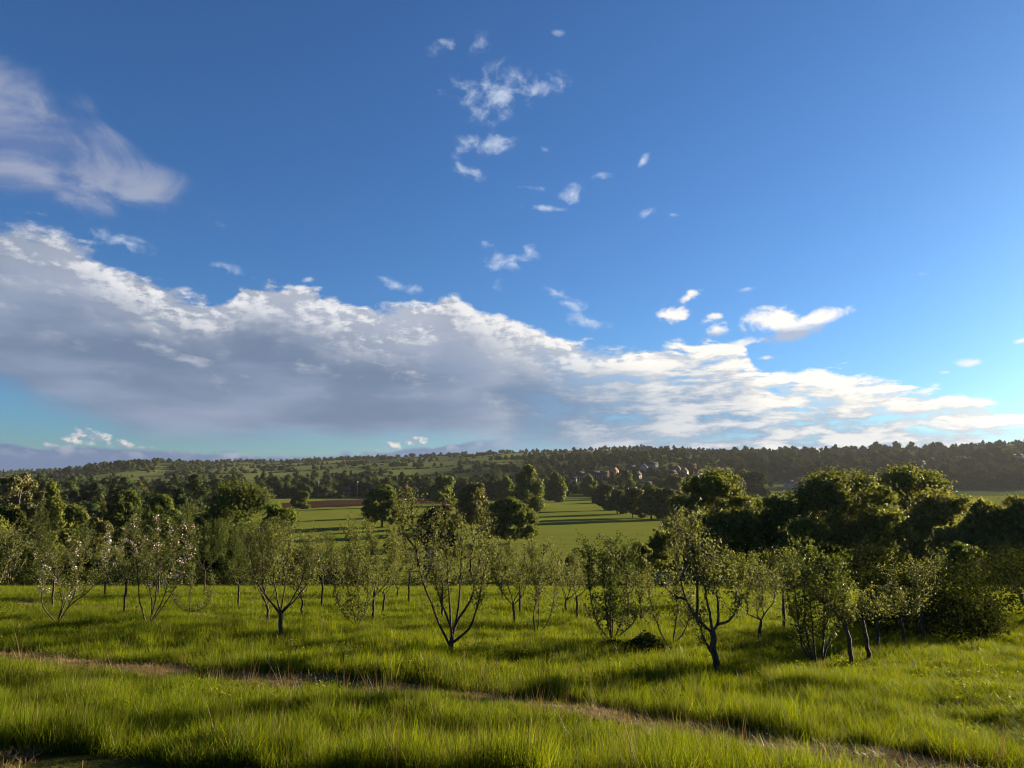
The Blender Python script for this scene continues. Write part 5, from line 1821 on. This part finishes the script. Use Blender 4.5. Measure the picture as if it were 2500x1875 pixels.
V_ = 'houses of the village'
HS = [
    (1415, 1146, 900, 11, 7, 5.2, 0.9, 0.3, 'brick', 'slate roof', 'dark slate roofed brick house at the left end of the village', 2),
    (1398, 1160, 830, 9, 6.5, 4.8, 0.9, -0.2, 'grey stone', 'slate roof', 'lowest left stone house of the village above the far hedge', 1),
    (1450, 1147, 905, 14, 7, 5.2, 0.8, 0.05, 'brick', 'slate roof', 'long dark roofed brick terrace second from the left in the village', 3),
    (1476, 1150, 900, 10, 7, 5.0, 0.8, 0.1, 'brick', 'tile roof', 'brick house between the long terrace and the orange gabled house', 2),
    (1500, 1143, 930, 10, 7, 5.2, 1.1, 0.9, 'pink render', 'orange tile', 'house with a sunlit orange gable in the village centre', 1),
    (1541, 1134, 960, 12, 8, 5.5, 0.9, 0.2, 'brick', 'slate roof', 'big dark roofed house left of the white gable', 2),
    (1572, 1133, 965, 10, 9.5, 6.0, 0.85, 1.25, 'white render', 'slate roof', 'house with a large plain white gable in the village', 1),
    (1592, 1124, 1010, 16, 8, 5.5, 0.8, 0.1, 'grey stone', 'slate roof', 'long dark roofed house behind the white gable', 2),
    (1556, 1152, 880, 9, 6.5, 4.8, 0.9, 0.7, 'brick', 'slate roof', 'small brick house with a pale bargeboard below the white gable', 1),
    (1574, 1177, 790, 14, 6, 3.0, 0.6, 0.0, 'white render', 'slate roof', 'low white pavilion beyond the copse beside the lawn', 0),
    (1516, 1153, 870, 9, 6.5, 4.8, 0.9, 0.2, 'brick', 'tile roof', 'brick house with two chimneys below the orange gable', 2),
    (1654, 1133, 960, 9, 7, 5.4, 1.1, 1.1, 'brick', 'tile roof', 'tall brick house above the pink gabled house', 2),
    (1671, 1141, 930, 10, 7.5, 5.4, 1.1, 1.0, 'pink render', 'tile roof', 'pink gabled house left of the half timbered house', 1),
    (1640, 1150, 900, 10, 7, 5.0, 0.9, 0.2, 'brick', 'slate roof', 'brick house half hidden right of the purple trees', 2),
    (1704, 1142, 930, 10, 7, 5.6, 1.1, 0.1, 'white render', 'tile roof', 'black and white half timbered house in the village', 2, True),
    (1743, 1140, 930, 9, 7, 5.4, 1.1, 0.3, 'brick', 'tile roof', 'brick house with white dormer left of the lit tiled gable', 2),
    (1762, 1137, 935, 9, 8, 5.4, 1.1, 1.2, 'brick', 'orange tile', 'house with a sunlit tiled roof at the right end of the village', 1),
    (1748, 1123, 1010, 11, 7, 5.6, 0.9, 0.1, 'brick', 'slate roof', 'upper brick house with tall chimneys above the lit tiled gable', 3),
    (1768, 1121, 1020, 11, 7, 5.6, 0.9, 0.0, 'brick', 'slate roof', 'upper brick house next right of the tall chimneyed one', 2),
    (1690, 1124, 1020, 11, 7, 5.2, 0.9, 0.0, 'brick', 'tile roof', 'upper brick house above the half timbered house', 2),
    (1926, 1158, 925, 10, 6.5, 5.2, 1.1, 0.0, 'white render', 'slate roof', 'shaded half timbered house at the wood foot, left of three', 2, True),
    (1957, 1157, 928, 12, 6.5, 5.4, 0.9, 0.0, 'white render', 'slate roof', 'shaded house with many white windows at the wood foot', 2),
    (1985, 1156, 932, 9, 6.5, 5.2, 0.9, 0.0, 'grey stone', 'slate roof', 'shaded stone house at the wood foot, right of three', 1),
    (2274, 1112, 1230, 14, 8, 5.6, 1.0, 0.25, 'white render', 'slate roof', 'large white double gabled house in the right hillside trees', 2, False, True),
    (2304, 1107, 1260, 11, 7, 5.2, 1.0, 0.8, 'brick', 'tile roof', 'brick house right of the white double gabled house', 2),
    (2358, 1110, 1240, 9, 7, 4.6, 0.8, 0.9, 'brick', 'pale roof', 'house with a bright pale roof in the right hillside trees', 1),
    (2252, 1117, 1200, 9, 7, 5.0, 0.9, 0.2, 'grey stone', 'slate roof', 'stone house left below the white double gabled house', 1),
    (2475, 1107, 1260, 12, 7, 6.0, 0.9, 0.1, 'pink render', 'slate roof', 'pale house with tall windows near the right picture edge', 2),
    (2493, 1107, 1262, 10, 7, 6.0, 0.9, 0.0, 'white render', 'slate roof', 'house cut by the right picture edge on the hillside', 2),
    (991, 1189, 690, 9, 6, 4.2, 1.1, 1.3, 'brick', 'orange tile', 'house with an orange gable behind the belt trees', 1),
    (1023, 1191, 690, 8, 5.5, 4.0, 1.1, 1.2, 'white render', 'tile roof', 'house with a small white gable right of the orange gable', 1),
    (842, 1184, 690, 10, 6.5, 4.4, 0.9, 0.4, 'brick', 'orange tile', 'house with an orange roof between the two masts', 1),
    (904, 1180, 700, 9, 6, 4.4, 1.0, 0.9, 'white render', 'slate roof', 'white gabled house right of the right mast', 1),
    (741, 1128, 2380, 9, 8, 7.5, 0.7, 0.4, 'white render', 'slate roof', 'white house with a chimney alone on the far ridge', 1),
    (250, 1167, 1500, 9, 6, 4.6, 0.9, 0.5, 'white render', 'slate roof', 'small white house on the far left slope', 1),
    (305, 1179, 1250, 14, 7, 3.6, 0.7, 0.1, 'brick', 'orange tile', 'red brown farm building on the far left slope', 0),
    (716, 1145, 1500, 12, 7, 4.0, 0.7, 0.3, 'white render', 'slate roof', 'pale farmhouse below the white ridge house', 1),
]
for hdef in HS:
    px, py, dep, L, Wd, ev, pit, rot, wl, rf, lb = hdef[:11]
    house(px, py, dep, L, Wd, ev, pit, rot, wl, rf, lb, chim=hdef[11], timber=len(hdef) > 12 and hdef[12], wing=len(hdef) > 13 and hdef[13],
          group=V_ if 1390 < px < 1800 else None)
place_far()

# tall clipped hedge closing the lawn
a, b_ = ground_at(1378, 1200), ground_at(1428, 1199)
mb = MB()
rng = np.random.default_rng(91)
n = 3200
t = rng.uniform(0, 1, n)
C = np.stack([(b_.x - a.x) * t, (b_.y - a.y) * t + rng.choice([-1, 1], n) * rng.uniform(0.8, 1.1, n), rng.uniform(0.1, 5.6, n)], 1)
k = rng.uniform(0, 1, n) < 0.25
C[k, 2] = 5.6 + rng.normal(0, 0.15, k.sum())
C[k, 1] = (b_.y - a.y) * t[k] + rng.uniform(-1, 1, k.sum())
Vv, Ff = leaf_cards(C, 0.9, rng)
ln = math.hypot(b_.x - a.x, b_.y - a.y)
mb.add(Vv, Ff, np.repeat(rng.uniform(0, 0.6, n), 4))
root = link('clipped_hedge', None, loc=a)
link('foliage', mb.mesh('foliage', [MAT['far dark']]), root)
mb = MB()
mb.box(((b_.x - a.x) / 2, (b_.y - a.y) / 2, 2.6), (ln, 1.5, 5.4), math.atan2(b_.y - a.y, b_.x - a.x))
link('stems', mb.mesh('stems', [MAT['far dark']]), root)
tag(root, 'tall dark clipped hedge closing the far end of the lawn', 'hedge')


def mast(px, top, depth, label, kind):
    b = on_depth(px, depth)
    h = at_depth(px, top, depth).z - b.z
    root = link('radio_mast', None, loc=b)
    mb = MB()
    mb.tube([(0, 0, -0.3), (0, 0, h * 0.5), (0, 0, h)], [0.24, 0.18, 0.13], 10)
    link('pole', mb.mesh('pole', [MAT['galvanised steel']], True), root)
    for k in range(3):
        a = k * 2.094 + 0.4
        mb = MB()
        mb.box((math.cos(a) * 0.75, math.sin(a) * 0.75, h - 0.9 + (0.6 if kind else 0)), (0.34, 0.20, 2.1), a)
        mb.box((math.cos(a) * 0.42, math.sin(a) * 0.42, h - 0.9 + (0.6 if kind else 0)), (0.55, 0.08, 0.08), a)
        link('antenna', mb.mesh('antenna', [MAT['galvanised steel']]), root)
    mb = MB()
    ring = np.linspace(0, 2 * math.pi, 17)
    mb.tube(np.stack([np.cos(ring) * 0.85, np.sin(ring) * 0.85, np.full(17, h - 2.4)], 1), np.full(17, 0.06), 6)
    for k in range(4):
        mb.tube([(0, 0, h - 2.4), (math.cos(k * 1.571) * 0.85, math.sin(k * 1.571) * 0.85, h - 2.4)], [0.05, 0.05], 5)
    link('platform', mb.mesh('platform', [MAT['galvanised steel']]), root)
    tag(root, label, 'mast')


mast(779, 1174, 660, 'pale slim radio mast with antennas left behind the brown field', 0)
mast(873, 1176, 670, 'second pale mast with a flat antenna head right of the first', 1)


# ------------------------------------------------------------------ parked cars glimpsed between the trees
def car(px, py, depth, rot, colour, label):
    b = on_depth(px, depth)
    m_, g_ = new_mat('car paint ' + label[:12])
    finish(g_, principled(g_, (*colour, 1), 0.28, 0.5, coat=0.6))
    if 'tyre' not in MAT:
        rough_material('tyre', (0.012, 0.012, 0.012), (0.03, 0.03, 0.03), 9, 0.9)
        m2, g2 = new_mat('lamp glass')
        finish(g2, principled(g2, (0.7, 0.7, 0.68, 1), 0.15, 0.5))
    root = link('parked_car', None, loc=(b.x, b.y, b.z), rotz=rot)
    # side profile swept across the width, narrower at the roof
    prof = [(-2.05, 0.30), (-2.12, 0.62), (-2.0, 0.90), (-1.55, 0.98), (-0.95, 1.42), (0.35, 1.46), (1.05, 1.02), (1.85, 0.84), (2.12, 0.62), (2.08, 0.30)]
    rows = []
    for yy, k in ((-0.86, 0.0), (-0.80, 1.0), (0.80, 1.0), (0.86, 0.0)):
        for (x, z) in prof:
            tuck = 0.16 if z > 1.2 else 0
            rows.append((x * (1 if k else 0.985), yy - math.copysign(tuck, yy), z if k else z * 0.97 + 0.01))
    n = len(prof)
    F = []
    for s in range(3):
        for i in range(n - 1):
            F.append((s * n + i, s * n + i + 1, (s + 1) * n + i + 1, (s + 1) * n + i))
    F.append((n - 1, 0, n, 2 * n - 1))
    mb = MB()
    mb.add(np.array(rows), [np.array(F), np.array([tuple(range(n))]), np.array([tuple(range(4 * n - 1, 3 * n - 1, -1))])])
    link('body', mb.mesh('body', [m_], False), root)

    def quad(nm, P, mat):
        q = MB()
        P = np.array(P, dtype=float)
        nr = np.cross(P[1] - P[0], P[2] - P[0])
        nr /= np.linalg.norm(nr)
        q.add(np.concatenate([P + nr * 0.015, P - nr * 0.015]), np.array([(0, 1, 2, 3), (7, 6, 5, 4), (0, 4, 5, 1), (1, 5, 6, 2), (2, 6, 7, 3), (3, 7, 4, 0)]))
        link(nm, q.mesh(nm, [MAT[mat]]), root)
    quad('windscreen', [(0.45, -0.60, 1.43), (1.02, -0.72, 1.06), (1.02, 0.72, 1.06), (0.45, 0.60, 1.43)], 'window glass')
    quad('rear_window', [(-1.0, 0.60, 1.40), (-1.5, 0.72, 1.03), (-1.5, -0.72, 1.03), (-1.0, -0.60, 1.40)], 'window glass')
    for s in (-1, 1):
        quad('side_window', [(-1.25, s * 0.83, 1.02), (0.85, s * 0.83, 1.04), (0.32, s * 0.70, 1.38), (-0.85, s * 0.70, 1.36)], 'window glass')
        for x in (-1.3, 1.3):
            w = MB()
            w.tube([(x, s * 0.72, 0.32), (x, s * 0.90, 0.32)], [0.32, 0.32], 16)
            wh = link('wheel', w.mesh('wheel', [MAT['tyre']]), root)
            w = MB()
            w.tube([(x, s * 0.86, 0.32), (x, s * 0.915, 0.32)], [0.2, 0.17], 12)
            link('rim', w.mesh('rim', [MAT['galvanised steel']]), wh)
        l = MB()
        l.box((2.05, s * 0.62, 0.70), (0.12, 0.34, 0.14))
        link('headlight', l.mesh('headlight', [MAT['lamp glass']]), root)
    tag(root, label, 'car', 'cars parked below the orchard')


car(1056, 1350, 172, -1.2, (0.02, 0.045, 0.12), 'dark blue car glimpsed beyond the big central apple tree')
car(1058, 1374, 142, -1.0, (0.02, 0.022, 0.026), 'black car glimpsed lower beyond the big central apple tree')
car(1618, 1392, 122, 0.15, (0.08, 0.09, 0.12), 'slate blue car glimpsed left of the leaning apple tree')
car(1615, 1412, 108, 0.5, (0.55, 0.56, 0.58), 'silver car glimpsed below the slate blue car')

# ------------------------------------------------------------------ haze
m, g = new_mat('haze')
vol = g.n('ShaderNodeVolumePrincipled')
vol.inputs['Color'].default_value = (0.86, 0.90, 1.0, 1)
vol.inputs['Density'].default_value = 0.000016
vol.inputs['Anisotropy'].default_value = 0.3
out = g.n('ShaderNodeOutputMaterial')
g.t.links.new(vol.outputs[0], out.inputs['Volume'])
mb = MB()
mb.box((0, 2080, 45), (11600, 4280, 190))
hz = link('haze', mb.mesh('haze', [m]))
tag(hz, 'thin pale evening haze filling the whole valley', kind='stuff')
